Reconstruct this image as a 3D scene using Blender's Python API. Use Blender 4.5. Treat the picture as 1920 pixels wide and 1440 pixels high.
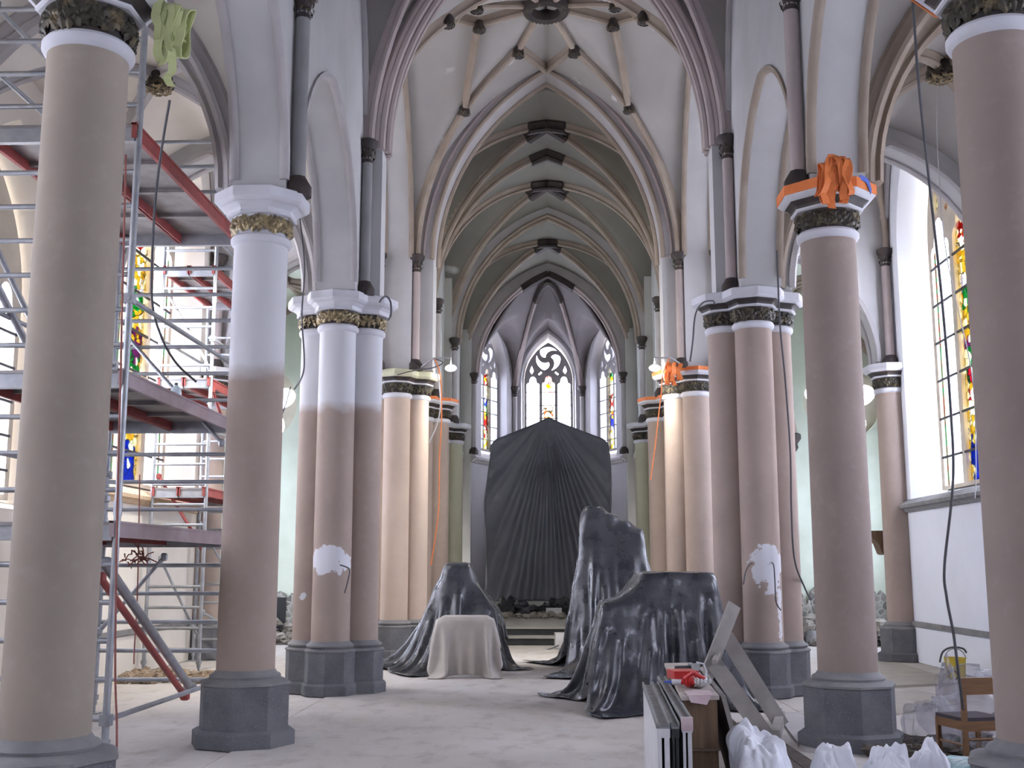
import bpy, bmesh, math, random
import numpy as np
from mathutils import Vector, Matrix, noise as mnoise
R = math.radians
PI = math.pi
S = bpy.context.scene
for o in list(bpy.data.objects):
    bpy.data.objects.remove(o)

# ------------------------------------------------------------------ camera, sky, exposure
FPX, PITCH, YAW, CAMX, CAMZ = 2109., .1619, .0333, .02, 1.75
cam = bpy.data.cameras.new('camera')
cam.sensor_fit = 'HORIZONTAL'; cam.sensor_width = 36.; cam.lens = FPX*36./1920.
cam.clip_start = .05; cam.clip_end = 300
co = bpy.data.objects.new('camera', cam); S.collection.objects.link(co)
_fw = Vector((-math.sin(YAW)*math.cos(PITCH), math.cos(YAW)*math.cos(PITCH), math.sin(PITCH)))
_rt = Vector((math.cos(YAW), math.sin(YAW), 0)); _up = _rt.cross(_fw)
co.matrix_world = Matrix(((_rt.x, _up.x, -_fw.x, CAMX), (_rt.y, _up.y, -_fw.y, 0), (_rt.z, _up.z, -_fw.z, CAMZ), (0, 0, 0, 1)))
S.camera = co
W = bpy.data.worlds.new('daylight'); S.world = W; W.use_nodes = True
W.node_tree.nodes['Background'].inputs[0].default_value = (1., .962, .945, 1)
W.node_tree.nodes['Background'].inputs[1].default_value = 20.
S.view_settings.view_transform = 'Standard'; S.view_settings.look = 'None'
S.view_settings.exposure = 1.6; S.view_settings.gamma = 1.0; S.view_settings.use_curve_mapping = False
S.cycles.max_bounces = 9; S.cycles.diffuse_bounces = 6; S.cycles.glossy_bounces = 3
S.cycles.transparent_max_bounces = 12; S.cycles.sample_clamp_indirect = 8.
S.cycles.use_denoising = True


def portal(loc, rot, sx, sy):
    # a light portal: marks a window opening so that daylight is sampled through it
    l = bpy.data.lights.new('window_daylight', 'AREA'); l.shape = 'RECTANGLE'; l.size = sx; l.size_y = sy
    l.cycles.is_portal = True
    o = bpy.data.objects.new('window_daylight', l); S.collection.objects.link(o)
    o.location = loc; o.rotation_euler = rot
    return o


# ------------------------------------------------------------------ helpers: materials
class NT:
    def __init__(self, m):
        self.t = m.node_tree; self.n = self.t.nodes; self.l = self.t.links

    def new(self, typ, **kw):
        nd = self.n.new(typ)
        for k, v in kw.items():
            if k.startswith('i_'):
                key = k[2:]
                key = int(key) if key.isdigit() else key.replace('_', ' ')
                nd.inputs[key].default_value = v
            else:
                setattr(nd, k, v)
        return nd

    def link(self, a, b):
        self.l.new(a, b)

    def math(self, op, a, b=None, c=None):
        nd = self.n.new('ShaderNodeMath'); nd.operation = op
        for i, x in enumerate((a, b, c)):
            if x is None: continue
            if hasattr(x, 'is_linked'): self.l.new(x, nd.inputs[i])
            else: nd.inputs[i].default_value = x
        return nd.outputs[0]

    def mix(self, f, a, b):
        nd = self.n.new('ShaderNodeMix'); nd.data_type = 'RGBA'
        for s, x in ((nd.inputs[0], f), (nd.inputs[6], a), (nd.inputs[7], b)):
            if hasattr(x, 'is_linked'): self.l.new(x, s)
            elif isinstance(x, (int, float)): s.default_value = x
            else: s.default_value = (*x[:3], 1)
        return nd.outputs[2]

    def ramp(self, f, stops, interp='LINEAR'):
        nd = self.n.new('ShaderNodeValToRGB'); cr = nd.color_ramp; cr.interpolation = interp
        while len(cr.elements) < len(stops): cr.elements.new(.5)
        for e, (p, c) in zip(cr.elements, stops):
            e.position = p; e.color = (*c, 1) if len(c) == 3 else c
        self.l.new(f, nd.inputs[0])
        return nd.outputs[0]

    def noise(self, vec, scale, detail=5, rough=.55):
        nd = self.new('ShaderNodeTexNoise', i_Scale=scale, i_Detail=detail, i_Roughness=rough)
        if vec is not None: self.l.new(vec, nd.inputs['Vector'])
        return nd.outputs[0]


def newmat(name):
    m = bpy.data.materials.new(name); m.use_nodes = True
    return m, NT(m), m.node_tree.nodes['Principled BSDF']


def pmat(name, c1, c2=None, scale=3., rough=.8, bump=0., bscale=None, metallic=0., lo=.35, hi=.65, coords='Object', speck=None, spec=.3, stretch=None, coat=0):
    m, t, b = newmat(name)
    b.inputs['Roughness'].default_value = rough; b.inputs['Metallic'].default_value = metallic
    b.inputs['Specular IOR Level'].default_value = spec
    if coat: b.inputs['Coat Weight'].default_value = coat
    b.inputs['Base Color'].default_value = (*c1, 1)
    tc = t.new('ShaderNodeTexCoord'); v = tc.outputs[coords]
    if stretch:
        mp = t.new('ShaderNodeMapping'); mp.inputs['Scale'].default_value = stretch
        t.link(v, mp.inputs[0]); v = mp.outputs[0]
    if c2 is not None:
        f = t.noise(v, scale)
        r = t.ramp(f, [(lo, (0, 0, 0)), (hi, (1, 1, 1))])
        c = t.mix(r, c1, c2)
        if speck:
            f2 = t.noise(v, speck[0], 2)
            r2 = t.ramp(f2, [(speck[1], (0, 0, 0)), (speck[1]+.06, (1, 1, 1))])
            c = t.mix(r2, c, speck[2])
        t.link(c, b.inputs['Base Color'])
    if bump:
        f = t.noise(v, bscale or scale*4, 6)
        bp = t.new('ShaderNodeBump', i_Strength=bump, i_Distance=.02)
        t.link(f, bp.inputs['Height']); t.link(bp.outputs[0], b.inputs['Normal'])
    return m


def pier_mat(name, beige=(.36, .285, .245), paint=(.55, .55, .57), z_paint=None, soft=.06, patches=()):
    """limewashed column: beige coat, repainted grey above z_paint, filler patches (x, y, z, rx, rz) in object space"""
    m, t, b = newmat(name); b.inputs['Roughness'].default_value = .85; b.inputs['Specular IOR Level'].default_value = .2
    tc = t.new('ShaderNodeTexCoord'); v = tc.outputs['Object']
    sep = t.new('ShaderNodeSeparateXYZ'); t.link(v, sep.inputs[0])
    n1 = t.noise(v, 1.3, 6)
    n2 = t.noise(v, 9., 6)
    c = t.mix(t.ramp(n1, [(.3, (0, 0, 0)), (.7, (1, 1, 1))]), beige, tuple(x*.86 for x in beige))
    c = t.mix(t.ramp(n2, [(.55, (0, 0, 0)), (.8, (.16, .16, .16))]), c, (.50, .45, .42))
    if z_paint is not None:
        zz = t.math('ADD', sep.outputs[2], t.math('MULTIPLY', t.math('SUBTRACT', n1, .5), .5))
        f = t.math('DIVIDE', t.math('SUBTRACT', zz, z_paint), soft)
        f.node.use_clamp = True
        c = t.mix(f, c, paint)
    for (px, py, pz, rx, rz) in patches:
        dx = t.math('DIVIDE', t.math('SUBTRACT', sep.outputs[0], px), rx)
        dy = t.math('DIVIDE', t.math('SUBTRACT', sep.outputs[1], py), rx)
        dz = t.math('DIVIDE', t.math('SUBTRACT', sep.outputs[2], pz), rz)
        q = t.math('ADD', t.math('ADD', t.math('MULTIPLY', dx, dx), t.math('MULTIPLY', dy, dy)), t.math('MULTIPLY', dz, dz))
        q = t.math('ADD', q, t.math('MULTIPLY', t.math('SUBTRACT', t.noise(v, 5.5, 6, .65), .5), 4.2))
        f = t.math('LESS_THAN', q, .85)
        c = t.mix(f, c, (.62, .62, .66))
    t.link(c, b.inputs['Base Color'])
    bp = t.new('ShaderNodeBump', i_Strength=.18, i_Distance=.01); t.link(n2, bp.inputs['Height']); t.link(bp.outputs[0], b.inputs['Normal'])
    return m


M = {}
M['plaster'] = pmat('white_plaster', (.48, .475, .475), (.425, .42, .42), 1.1, bump=.1, bscale=14, coords='Object')
M['plaster_cream'] = pmat('cream_plaster', (.72, .68, .62), (.66, .62, .56), 1.0, bump=.1, bscale=14)
M['plaster_green'] = pmat('pale_green_plaster', (.60, .66, .56), (.50, .55, .45), .9, bump=.12, bscale=10)
M['plaster_chancel'] = pmat('greyish_chancel_plaster', (.52, .52, .50), (.46, .46, .43), .9, bump=.12, bscale=10)
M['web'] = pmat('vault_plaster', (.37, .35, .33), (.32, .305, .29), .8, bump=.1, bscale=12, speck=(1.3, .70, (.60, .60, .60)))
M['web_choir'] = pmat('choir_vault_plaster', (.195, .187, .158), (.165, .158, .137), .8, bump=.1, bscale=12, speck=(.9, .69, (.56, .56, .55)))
M['rib'] = pmat('rib_stone', (.28, .225, .18), (.34, .285, .235), 2.2, bump=.12, bscale=20)
M['rib_grey'] = pmat('grey_painted_rib', (.44, .42, .42), (.38, .36, .36), 2., bump=.1, bscale=20)
M['rib_pink'] = pmat('pinkish_rib_stone', (.40, .335, .32), (.35, .30, .29), 2.2, bump=.1, bscale=20)
M['shaft_grey'] = pmat('dark_grey_shaft', (.25, .245, .25), (.21, .205, .21), 2.)
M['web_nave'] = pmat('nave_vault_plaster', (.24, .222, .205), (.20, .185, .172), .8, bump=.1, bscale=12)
M['dark_paint'] = pmat('dark_brown_paint', (.035, .03, .03), (.06, .045, .04), 5, rough=.6)
M['bluestone'] = pmat('bluestone', (.105, .108, .118), (.15, .152, .16), 3., bump=.3, bscale=60, speck=(70, .62, (.22, .22, .23)))
M['bluestone_light'] = pmat('dusty_bluestone', (.17, .17, .178), (.24, .235, .235), 3.5, bump=.25, bscale=50)
M['gold'] = pmat('gilded_leaf', (.36, .285, .155), (.11, .085, .055), 14, rough=.45, metallic=.35)
M['gold_dark'] = pmat('blackened_gilding', (.045, .04, .03), (.17, .13, .07), 9, rough=.55, metallic=.2, lo=.5, hi=.75)
M['white_paint'] = pmat('white_ring_paint', (.56, .56, .60), (.50, .50, .53), 4)
M['floor'] = None
M['steel'] = pmat('galvanised_tube', (.30, .32, .35), (.40, .41, .43), 6, rough=.45, metallic=.55, bump=.05)
M['red_steel'] = pmat('red_painted_steel', (.34, .07, .065), (.24, .06, .055), 5, rough=.55)
M['deck_under'] = pmat('scaffold_deck_metal', (.30, .28, .28), (.20, .19, .19), 4, rough=.5, metallic=.3)
M['deck_edge'] = pmat('scaffold_deck_beam', (.36, .30, .315), (.30, .22, .23), 3, rough=.6)
M['black'] = pmat('black_rubber', (.03, .03, .032), rough=.6)
M['cable'] = pmat('grey_cable', (.09, .09, .10), rough=.6)
M['timber'] = pmat('pale_timber', (.62, .47, .32), (.50, .36, .23), 3, stretch=(1, 8, 8), bump=.1)
M['orange'] = pmat('orange_webbing', (.72, .21, .06), (.60, .16, .045), 6, rough=.6)
M['yellow_strap'] = pmat('yellow_green_webbing', (.54, .58, .29), (.46, .50, .25), 6, rough=.5)
M['rope_red'] = pmat('reddish_rope', (.32, .12, .10), (.25, .10, .09), 20)


# ------------------------------------------------------------------ helpers: meshes
class MB:
    def __init__(self):
        self.v = []; self.f = []; self.uv = {}; self.mi = []; self.cur = 0

    def add(self, verts, faces):
        n = len(self.v)
        self.v += [tuple(p) for p in verts]
        self.f += [tuple(i+n for i in q) for q in faces]
        self.mi += [self.cur]*len(faces)

    def box(self, a, b):
        (x0, y0, z0), (x1, y1, z1) = a, b
        self.add([(x0, y0, z0), (x1, y0, z0), (x1, y1, z0), (x0, y1, z0), (x0, y0, z1), (x1, y0, z1), (x1, y1, z1), (x0, y1, z1)],
                 [(0, 3, 2, 1), (4, 5, 6, 7), (0, 1, 5, 4), (1, 2, 6, 5), (2, 3, 7, 6), (3, 0, 4, 7)])

    def obox(self, p, q, w, h, up=(0, 0, 1), ext=0):
        """bar of width w, height h from p to q"""
        p, q = Vector(p), Vector(q); d = (q-p).normalized(); u = Vector(up)
        s = d.cross(u)
        if s.length < 1e-4: s = d.cross(Vector((1, 0, 0)))
        s.normalize(); u = s.cross(d)
        vs = []
        for c in (p-d*ext, q+d*ext):
            for a, b in ((-1, -1), (1, -1), (1, 1), (-1, 1)):
                vs.append(c+s*a*w/2+u*b*h/2)
        self.add(vs, [(0, 1, 2, 3), (7, 6, 5, 4), (0, 4, 5, 1), (1, 5, 6, 2), (2, 6, 7, 3), (3, 7, 4, 0)])

    def loft(self, rings, cap0=True, cap1=True, closed=True):
        n = len(rings[0]); vs = [p for r in rings for p in r]; fs = []
        m = n if closed else n-1
        for k in range(len(rings)-1):
            for i in range(m):
                j = (i+1) % n
                fs.append((k*n+i, k*n+j, (k+1)*n+j, (k+1)*n+i))
        if cap0: fs.append(tuple(range(n-1, -1, -1)))
        if cap1: fs.append(tuple((len(rings)-1)*n+i for i in range(n)))
        self.add(vs, fs)

    def tube(self, pts, r, n=8, caps=True, closed=False):
        pts = [Vector(p) for p in pts]; rings = []
        prev = None
        for i, p in enumerate(pts):
            a = pts[max(0, i-1)]; b = pts[min(len(pts)-1, i+1)]
            if closed: a = pts[i-1]; b = pts[(i+1) % len(pts)]
            d = (b-a).normalized()
            if prev is None:
                u = d.orthogonal().normalized()
            else:
                u = prev-d*prev.dot(d)
                u = u.normalized() if u.length > 1e-6 else d.orthogonal().normalized()
            prev = u; w = d.cross(u)
            rr = r[i] if isinstance(r, (list, tuple)) else r
            rings.append([p+(u*math.cos(2*PI*k/n)+w*math.sin(2*PI*k/n))*rr for k in range(n)])
        if closed: rings.append(rings[0])
        self.loft(rings, caps and not closed, caps and not closed)

    def lathe(self, c, prof, n=32, a0=0., cap=True):
        """prof: (radius, z) list around the vertical axis at c"""
        rings = [[(c[0]+r*math.cos(a0+2*PI*k/n), c[1]+r*math.sin(a0+2*PI*k/n), c[2]+z) for k in range(n)] for r, z in prof]
        self.loft(rings, cap, cap)

    def sweep(self, pts, prof, side, flip=1, closed_prof=True, caps=True):
        """prof (s, d) swept along a planar path; side = horizontal vector across the path; d runs along the path normal"""
        pts = [Vector(p) for p in pts]; side = Vector(side).normalized(); rings = []
        for i, p in enumerate(pts):
            a = pts[max(0, i-1)]; b = pts[min(len(pts)-1, i+1)]
            t = (b-a).normalized(); nrm = side.cross(t).normalized()*flip
            # mitre
            k = 1.
            if 0 < i < len(pts)-1:
                t1 = (pts[i]-pts[i-1]).normalized(); k = 1/max(.5, t.dot(t1))
            rings.append([p+side*s+nrm*d*k for s, d in prof])
        self.loft(rings, caps, caps, closed_prof)

    def tri_plate(self, outer, holes, z0, z1, tf):
        """flat plate with holes in (a, b) plane, thickness from z0 to z1, tf(a, b, c) -> point"""
        bm = bmesh.new(); loops = []
        for lp in [outer]+list(holes):
            vs = [bm.verts.new((a, b, 0)) for a, b in lp]
            es = [bm.edges.new((vs[i], vs[(i+1) % len(vs)])) for i in range(len(vs))]
            loops.append((vs, es))
        bmesh.ops.triangle_fill(bm, edges=[e for l in loops for e in l[1]], use_beauty=True, use_dissolve=False)
        bm.verts.index_update()
        flat = [tuple(v.co) for v in bm.verts]; n = len(flat)
        tris = []
        for f in bm.faces:
            q = [v.index for v in f.verts]
            (ax, ay), (bx, by), (cx, cy) = [flat[i][:2] for i in q]
            if (bx-ax)*(cy-ay)-(by-ay)*(cx-ax) < 0: q = q[::-1]
            tris.append(tuple(q))
        idx = []; k = 0
        for lp in [outer]+list(holes):
            idx.append(list(range(k, k+len(lp)))); k += len(lp)
        bm.free()
        vs = [tf(a, b, z0) for a, b, _ in flat]+[tf(a, b, z1) for a, b, _ in flat]
        fs = [tuple(q[::-1]) for q in tris]+[tuple(i+n for i in q) for q in tris]
        for lp in idx:
            for i in range(len(lp)):
                p, q = lp[i], lp[(i+1) % len(lp)]
                fs.append((p, q, q+n, p+n))
        self.add(vs, fs)


def link(o):
    S.collection.objects.link(o); return o


def root_loc(p):
    l = Vector((0, 0, 0))
    while p is not None:
        l += Vector(p.location); p = p.parent
    return l


def obj(name, mb, mats, parent=None, local=False, smooth=40, solid=0, flip=False, loc=None):
    """link one mesh object; vertices are given in world space unless local"""
    me = bpy.data.meshes.new(name)
    off = Vector((0, 0, 0)) if local else root_loc(parent)
    if loc is not None: off = Vector(loc)
    me.from_pydata([(v[0]-off.x, v[1]-off.y, v[2]-off.z) for v in mb.v], [], mb.f)
    if not isinstance(mats, (list, tuple)): mats = [mats]
    for m in mats: me.materials.append(m)
    if len(mats) > 1: me.polygons.foreach_set('material_index', mb.mi)
    bm = bmesh.new(); bm.from_mesh(me)
    bmesh.ops.recalc_face_normals(bm, faces=bm.faces)
    bm.to_mesh(me); bm.free()
    if smooth:
        me.shade_smooth(); me.set_sharp_from_angle(angle=R(smooth))
    o = bpy.data.objects.new(name, me); link(o)
    if parent is not None: o.parent = parent
    if loc is not None: o.location = loc
    if solid:
        md = o.modifiers.new('thickness', 'SOLIDIFY'); md.thickness = solid; md.offset = 0
    return o


def struct(name, mb, mats, parent=None, **k):
    o = obj(name, mb, mats, parent, **k)
    if parent is None: o['kind'] = 'structure'
    return o


def thing(name, label, cat, loc=(0, 0, 0), rz=0., group=None):
    o = bpy.data.objects.new(name, None); link(o)
    o.empty_display_size = .1
    o.location = loc; o.rotation_euler = (0, 0, rz)
    tag(o, label, cat, group)
    return o


def tag(o, label, cat, group=None, kind=None):
    o['label'] = label; o['category'] = cat
    if group: o['group'] = group
    if kind: o['kind'] = kind
    return o


def dup(root, loc, label, rz=None):
    r = root.copy(); link(r); r.location = loc; r['label'] = label
    if rz is not None: r.rotation_euler = (0, 0, rz)
    for ch in list(root.children):
        c = ch.copy(); link(c); c.parent = r
        for g in ch.children:
            d = g.copy(); link(d); d.parent = c
    return r


def arch_h(x, a, h):
    """height of a pointed arch of half-span a and rise h at distance x from its axis"""
    rr = (h*h+a*a)/(2*a); x = min(abs(x), a)
    return math.sqrt(max(0., rr*rr-(x+rr-a)**2))


def arch_pts(a, h, n=14):
    """pointed arch from (-a, 0) over (0, h) to (a, 0), even steps along each arc"""
    rr = (h*h+a*a)/(2*a); th = math.atan2(h, rr-a)
    right = [(a-rr+rr*math.cos(th*k/n), rr*math.sin(th*k/n)) for k in range(n+1)]
    return [(-x, z) for x, z in right]+[(x, z) for x, z in reversed(right[:-1])]


RIB = [(-.075, .05), (-.075, -.04), (-.05, -.07), (-.04, -.12), (-.055, -.15), (-.03, -.19), (.03, -.19), (.055, -.15), (.04, -.12), (.05, -.07), (.075, -.04), (.075, .05)]


def scale_prof(p, sx, sy):
    return [(a*sx, b*sy) for a, b in p]

# ------------------------------------------------------------------ the setting: floor
NX, NXO = 2.78, 3.36            # nave face and aisle face of the arcade wall
XL, XR = -6.95, 6.95             # outer walls
ZA = 5.73                       # top of the abaci
ZS, RISE = 8.05, 4.2            # springing and rise of the high vaults
YW, YE = 16.45, 22.95           # crossing piers


def floor_mat():
    m, t, b = newmat('dusty_stone_floor'); b.inputs['Roughness'].default_value = .9; b.inputs['Specular IOR Level'].default_value = .15
    tc = t.new('ShaderNodeTexCoord'); v = tc.outputs['Object']
    mp = t.new('ShaderNodeMapping'); mp.inputs['Scale'].default_value = (1, .55, 1); t.link(v, mp.inputs[0])
    n1 = t.noise(mp.outputs[0], .55, 7, .6); n2 = t.noise(mp.outputs[0], 3.2, 8, .65); n3 = t.noise(v, 26., 4)
    c = t.mix(t.ramp(n1, [(.35, (0, 0, 0)), (.66, (1, 1, 1))]), (.47, .435, .395), (.54, .515, .50))
    c = t.mix(t.ramp(n2, [(.5, (0, 0, 0)), (.72, (.8, .8, .8))]), c, (.335, .30, .265))
    c = t.mix(t.ramp(n3, [(.62, (0, 0, 0)), (.72, (.6, .6, .6))]), c, (.55, .53, .51))
    t.link(c, b.inputs['Base Color'])
    bp = t.new('ShaderNodeBump', i_Strength=.35, i_Distance=.02); t.link(n2, bp.inputs['Height']); t.link(bp.outputs[0], b.inputs['Normal'])
    return m


M['floor'] = floor_mat()
fb = MB()
fb.box((-NX-.28, -8, -.3), (NX+.28, 26.3, 0))
fb.box((-12, -8, -.3), (-NX-.31, 30, -.012))
fb.box((NX+.31, -8, -.3), (12, 30, -.012))
fb.box((-NX-.31, -8, -.3), (NX+.31, 30, -.05))
floor = struct('floor', fb, M['floor'], smooth=0)
M['step_top'] = pmat('chancel_floor', (.46, .46, .42), (.38, .37, .34), 1.6, bump=.2)
M['step_dark'] = pmat('dark_step_riser', (.03, .032, .037), (.05, .05, .055), 3, rough=.6)
st = MB()
for k, (y, z0, z1) in enumerate(((26.4, 0, .18), (27.1, .18, .36))):
    st.cur = 0; st.box((-2.75, y, z1-.035), (2.75, 40.0, z1))
    st.cur = 1; st.box((-2.74, y+.03, z0), (2.74, 39.9, z1-.035))
st.cur = 0
st.box((-2.3, 33.6, .36), (2.3, 39.5, .55)); st.box((-2.1, 34.4, .55), (2.1, 39.5, .75))
struct('trim_1', st, [M['step_top'], M['step_dark']], smooth=0)['label'] = 'two dark chancel steps with pale dusty treads'

# ------------------------------------------------------------------ piers and columns
def f_circ(r):
    return lambda th: r


def f_oct(ap, rot=0.):
    return lambda th: ap/math.cos(((th-rot+PI/8) % (PI/4))-PI/8)


def f_comp_circ(o, r, core):
    def f(th):
        best = core
        for k in range(4):
            d = (th-k*PI/2+PI) % (2*PI)-PI
            s = r*r-(o*math.sin(d))**2
            if s >= 0 and math.cos(d) > 0: best = max(best, o*math.cos(d)+math.sqrt(s))
        return best
    return f


def f_comp_oct(o, ap, rot=0.):
    def f(th):
        best = 0
        dx, dy = math.cos(th), math.sin(th)
        for k in range(4):
            cx, cy = o*math.cos(k*PI/2), o*math.sin(k*PI/2); t = 9.
            for j in range(8):
                nx, ny = math.cos(rot+j*PI/4), math.sin(rot+j*PI/4)
                nd = nx*dx+ny*dy
                if nd > 1e-6: t = min(t, (ap+nx*cx+ny*cy)/nd)
            best = max(best, t)
        return best
    return f


def radial(mb, c, rows, n):
    mb.loft([[(c[0]+f(2*PI*k/n)*math.cos(2*PI*k/n), c[1]+f(2*PI*k/n)*math.sin(2*PI*k/n), c[2]+z) for k in range(n)] for f, z in rows])


def leaf(mb, p, nrm, up, size, rng):
    """one bent lobed leaf"""
    nrm = Vector(nrm).normalized(); up = Vector(up); up = (up-nrm*up.dot(nrm)).normalized()
    a = rng.uniform(-1.2, 1.2); s = nrm.cross(up)
    u2 = up*math.cos(a)+s*math.sin(a); s2 = nrm.cross(u2)
    p = Vector(p)
    pts = []
    for (x, y, o) in ((0, -1, 0), (.45, -.35, .25), (.3, -.05, .35), (.6, .35, .2), (.22, .45, .45), (0, 1.05, .15), (-.22, .45, .45), (-.6, .35, .2), (-.3, -.05, .35), (-.45, -.35, .25)):
        pts.append(p+s2*x*size+u2*y*size+nrm*o*size)
    mid = p+nrm*size*.62
    n = len(pts)
    mb.add(pts+[mid], [(i, (i+1) % n, n) for i in range(n)])


def leaf_band(c, f, z0, z1, n, seed, size=.05):
    rng = random.Random(seed); mb = MB()
    for i in range(n):
        th = 2*PI*(i+rng.uniform(-.45, .45))/n
        z = z0+(z1-z0)*(.22+.56*((i*.618) % 1))
        r = f(th)-.005
        leaf(mb, (c[0]+r*math.cos(th), c[1]+r*math.sin(th), c[2]+z), (math.cos(th), math.sin(th), rng.uniform(-.3, .2)), (0, 0, 1), size*rng.uniform(.75, 1.2), rng)
    return mb


def pier(label, x, y, comp, shaft_m, cav_m, leaf_m, slab_m, core_m, group, seed):
    t = thing('clustered_pier' if comp else 'column', label, 'column', (x, y, 0), 0, group)
    t['kind'] = 'thing'
    c = (x, y, 0)
    if comp:
        o = .345; n = 144
        OC = lambda ap, rot=PI/8: f_comp_oct(o, ap, rot)
        CI = lambda r: f_comp_circ(o, r, .36+(r-.27))
        d = dict(step=.375, pl=.335, sh=.27)
    else:
        n = 48
        OC = lambda ap, rot=PI/8: f_oct(ap, rot)
        CI = f_circ
        d = dict(step=.485, pl=.42, sh=.29 if y > 8 else .268)
    a, s = d['pl'], d['sh']
    mb = MB(); radial(mb, c, [(OC(d['step']), 0), (OC(d['step']), .135), (OC(a+.015), .165)], n)
    obj('base_step', mb, M['bluestone'], t, smooth=25)
    mb = MB(); radial(mb, c, [(OC(a), .15), (OC(a), .585)], n)
    obj('plinth', mb, M['bluestone'], t, smooth=25)
    mb = MB(); radial(mb, c, [(OC(a), .58), (OC(a+.012), .59), (OC(a+.014), .61), (OC(a-.01), .625), (OC(a-.035), .635), (CI(s+.062), .65), (CI(s+.07), .67), (CI(s+.055), .69), (CI(s+.03), .70), (CI(s+.012), .725), (CI(s), .735)], n)
    obj('base_moulding', mb, M['bluestone_light'], t, smooth=40)
    mb = MB(); radial(mb, c, [(CI(s+.004), .73)]+[(CI(s+.004-.008*k/8), .73+4.44*k/8) for k in range(1, 9)], n)
    obj('shaft', mb, shaft_m, t, smooth=30)
    mb = MB(); radial(mb, c, [(CI(s-.004), 5.16), (CI(s+.02), 5.175), (CI(s+.034), 5.20), (CI(s+.034), 5.235), (CI(s+.015), 5.26), (CI(s-.01), 5.265)], n)
    obj('necking_ring', mb, M['white_paint'], t, smooth=30)
    fr = CI(s+.004)
    mb = MB(); radial(mb, c, [(fr, 5.25), (CI(s+.0), 5.30), (CI(s+.02), 5.44), (CI(s+.03), 5.475)], n)
    fz = obj('frieze', mb, core_m, t, smooth=30)
    obj('leaf_carving', leaf_band(c, CI(s+.012), 5.265, 5.47, 220 if comp else 120, seed, .072), leaf_m, fz, smooth=20)
    r0 = PI/8 if comp else 0.
    mb = MB(); radial(mb, c, [(OC(s+.045, r0), 5.465), (OC(s+.062, r0), 5.475), (OC(s+.062, r0), 5.495), (OC(s+.05, r0), 5.50)], n)
    obj('fillet', mb, M['white_paint'], t, smooth=25)
    mb = MB(); radial(mb, c, [(OC(s+.05, r0), 5.495), (OC(s+.06, r0), 5.53), (OC(s+.09, r0), 5.56), (OC(s+.13, r0), 5.58)], n)
    obj('abacus_moulding', mb, cav_m, t, smooth=25)
    mb = MB(); radial(mb, c, [(OC(s+.12, r0), 5.575), (OC(s+.155, r0), 5.59), (OC(s+.185, r0), 5.62), (OC(s+.185, r0), ZA-.01), (OC(s+.17, r0), ZA)], n)
    obj('abacus', mb, slab_m, t, smooth=25)
    return t


SH = dict(
    plain=pier_mat('beige_column'),
    l1=pier_mat('beige_column_near_left', beige=(.325, .275, .23)),
    l2=pier_mat('half_repainted_column', z_paint=3.72, soft=.16),
    l3=pier_mat('half_repainted_pier', z_paint=4.0, soft=.16, patches=((-.02, -.62, 1.86, .36, .21), (-.45, -.33, 1.35, .10, .07))),
    r3=pier_mat('patched_pier', beige=(.38, .30, .262), patches=((.08, -.62, 1.75, .27, .38), (.24, -.56, 1.2, .08, .5))),
    l4=pier_mat('floodlit_beige_pier', beige=(.50, .40, .33)),  # lighter, warmer beige puts the floodlight's glow into the pier colour
    r1=pier_mat('beige_column_near_right', beige=(.30, .24, .212)),
    ch=pier_mat('greenish_chancel_pier', beige=(.42, .41, .31)),
)
WP, DP = M['white_paint'], M['dark_paint']
cols = [
    ('thick beige column nearest on the left, its capital half cut by the top edge', -3.11, 7.12, 0, 'l1', DP, 'gold_dark', WP, DP),
    ('round column on the left with gilded leaf band and grey repainted upper shaft', -3.09, 11.7, 0, 'l2', WP, 'gold', WP, WP),
    ('clustered pier left of the nave with white filler patch and grey upper shafts', -3.09, YW+.08, 1, 'l3', WP, 'gold', WP, DP),
    ('warm lit clustered pier behind the black draped heap on the left', -3.09, YE+.12, 1, 'l4', DP, 'gold_dark', 'yellow', DP),
    ('beige column nearest on the right, cut by the right edge of the photo', 2.99, 7.12, 0, 'r1', DP, 'gold_dark', WP, DP),
    ('round column on the right with orange straps tied around its capital', 3.0, 11.7, 0, 'r1', DP, 'gold_dark', 'orange', DP),
    ('clustered pier on the right with large white filler patch low on its shaft', 3.0, YW+.08, 1, 'r3', DP, 'gold_dark', WP, DP),
    ('clustered pier on the right with orange strap, behind the tall black tarpaulin', 3.0, YE+.12, 1, 'plain', DP, 'gold_dark', 'orange', DP),
]
M['slab_yellow'] = pmat('yellowish_capped_slab', (.60, .60, .40), (.52, .52, .40), 4)
M['slab_white'] = WP
piers = {}
for i, (lb, x, y, cp, sm, cv, lf, sl, cm) in enumerate(cols):
    slab = M['slab_yellow'] if sl == 'yellow' else WP
    piers[i] = pier(lb, x, y, cp, SH[sm], cv, M[lf], slab, cm, 'columns of the nave arcade', 11+i)
for lb, x, y in (('slim beige pier left of the chancel with orange strap, beside the greenish pier', -3.0, 26.75), ('slim beige pier right of the chancel with orange strap, beside the greenish pier', 2.98, 26.75)):
    pier(lb, x, y, 1, SH['plain'], DP, M['gold_dark'], WP, DP, 'chancel piers', int(40+x))
for lb, x, y in (('greenish chancel pier against the left wall, just left of the draped altar', -3.02, 31.4), ('greenish chancel pier against the right wall, just right of the draped altar', 3.02, 31.4)):
    pier(lb, x, y, 1, SH['ch'], DP, M['gold_dark'], WP, DP, 'chancel piers', int(50+x))
for lb, x, y in (('slim column against the transept wall seen through the scaffold', XL+.12, 22.4), ('slim column against the right transept wall beside the stained glass window', XR-.12, 22.4)):
    pier(lb, x, y, 0, SH['plain'], DP, M['gold_dark'], WP, DP, 'transept columns', int(60+x))

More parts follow.
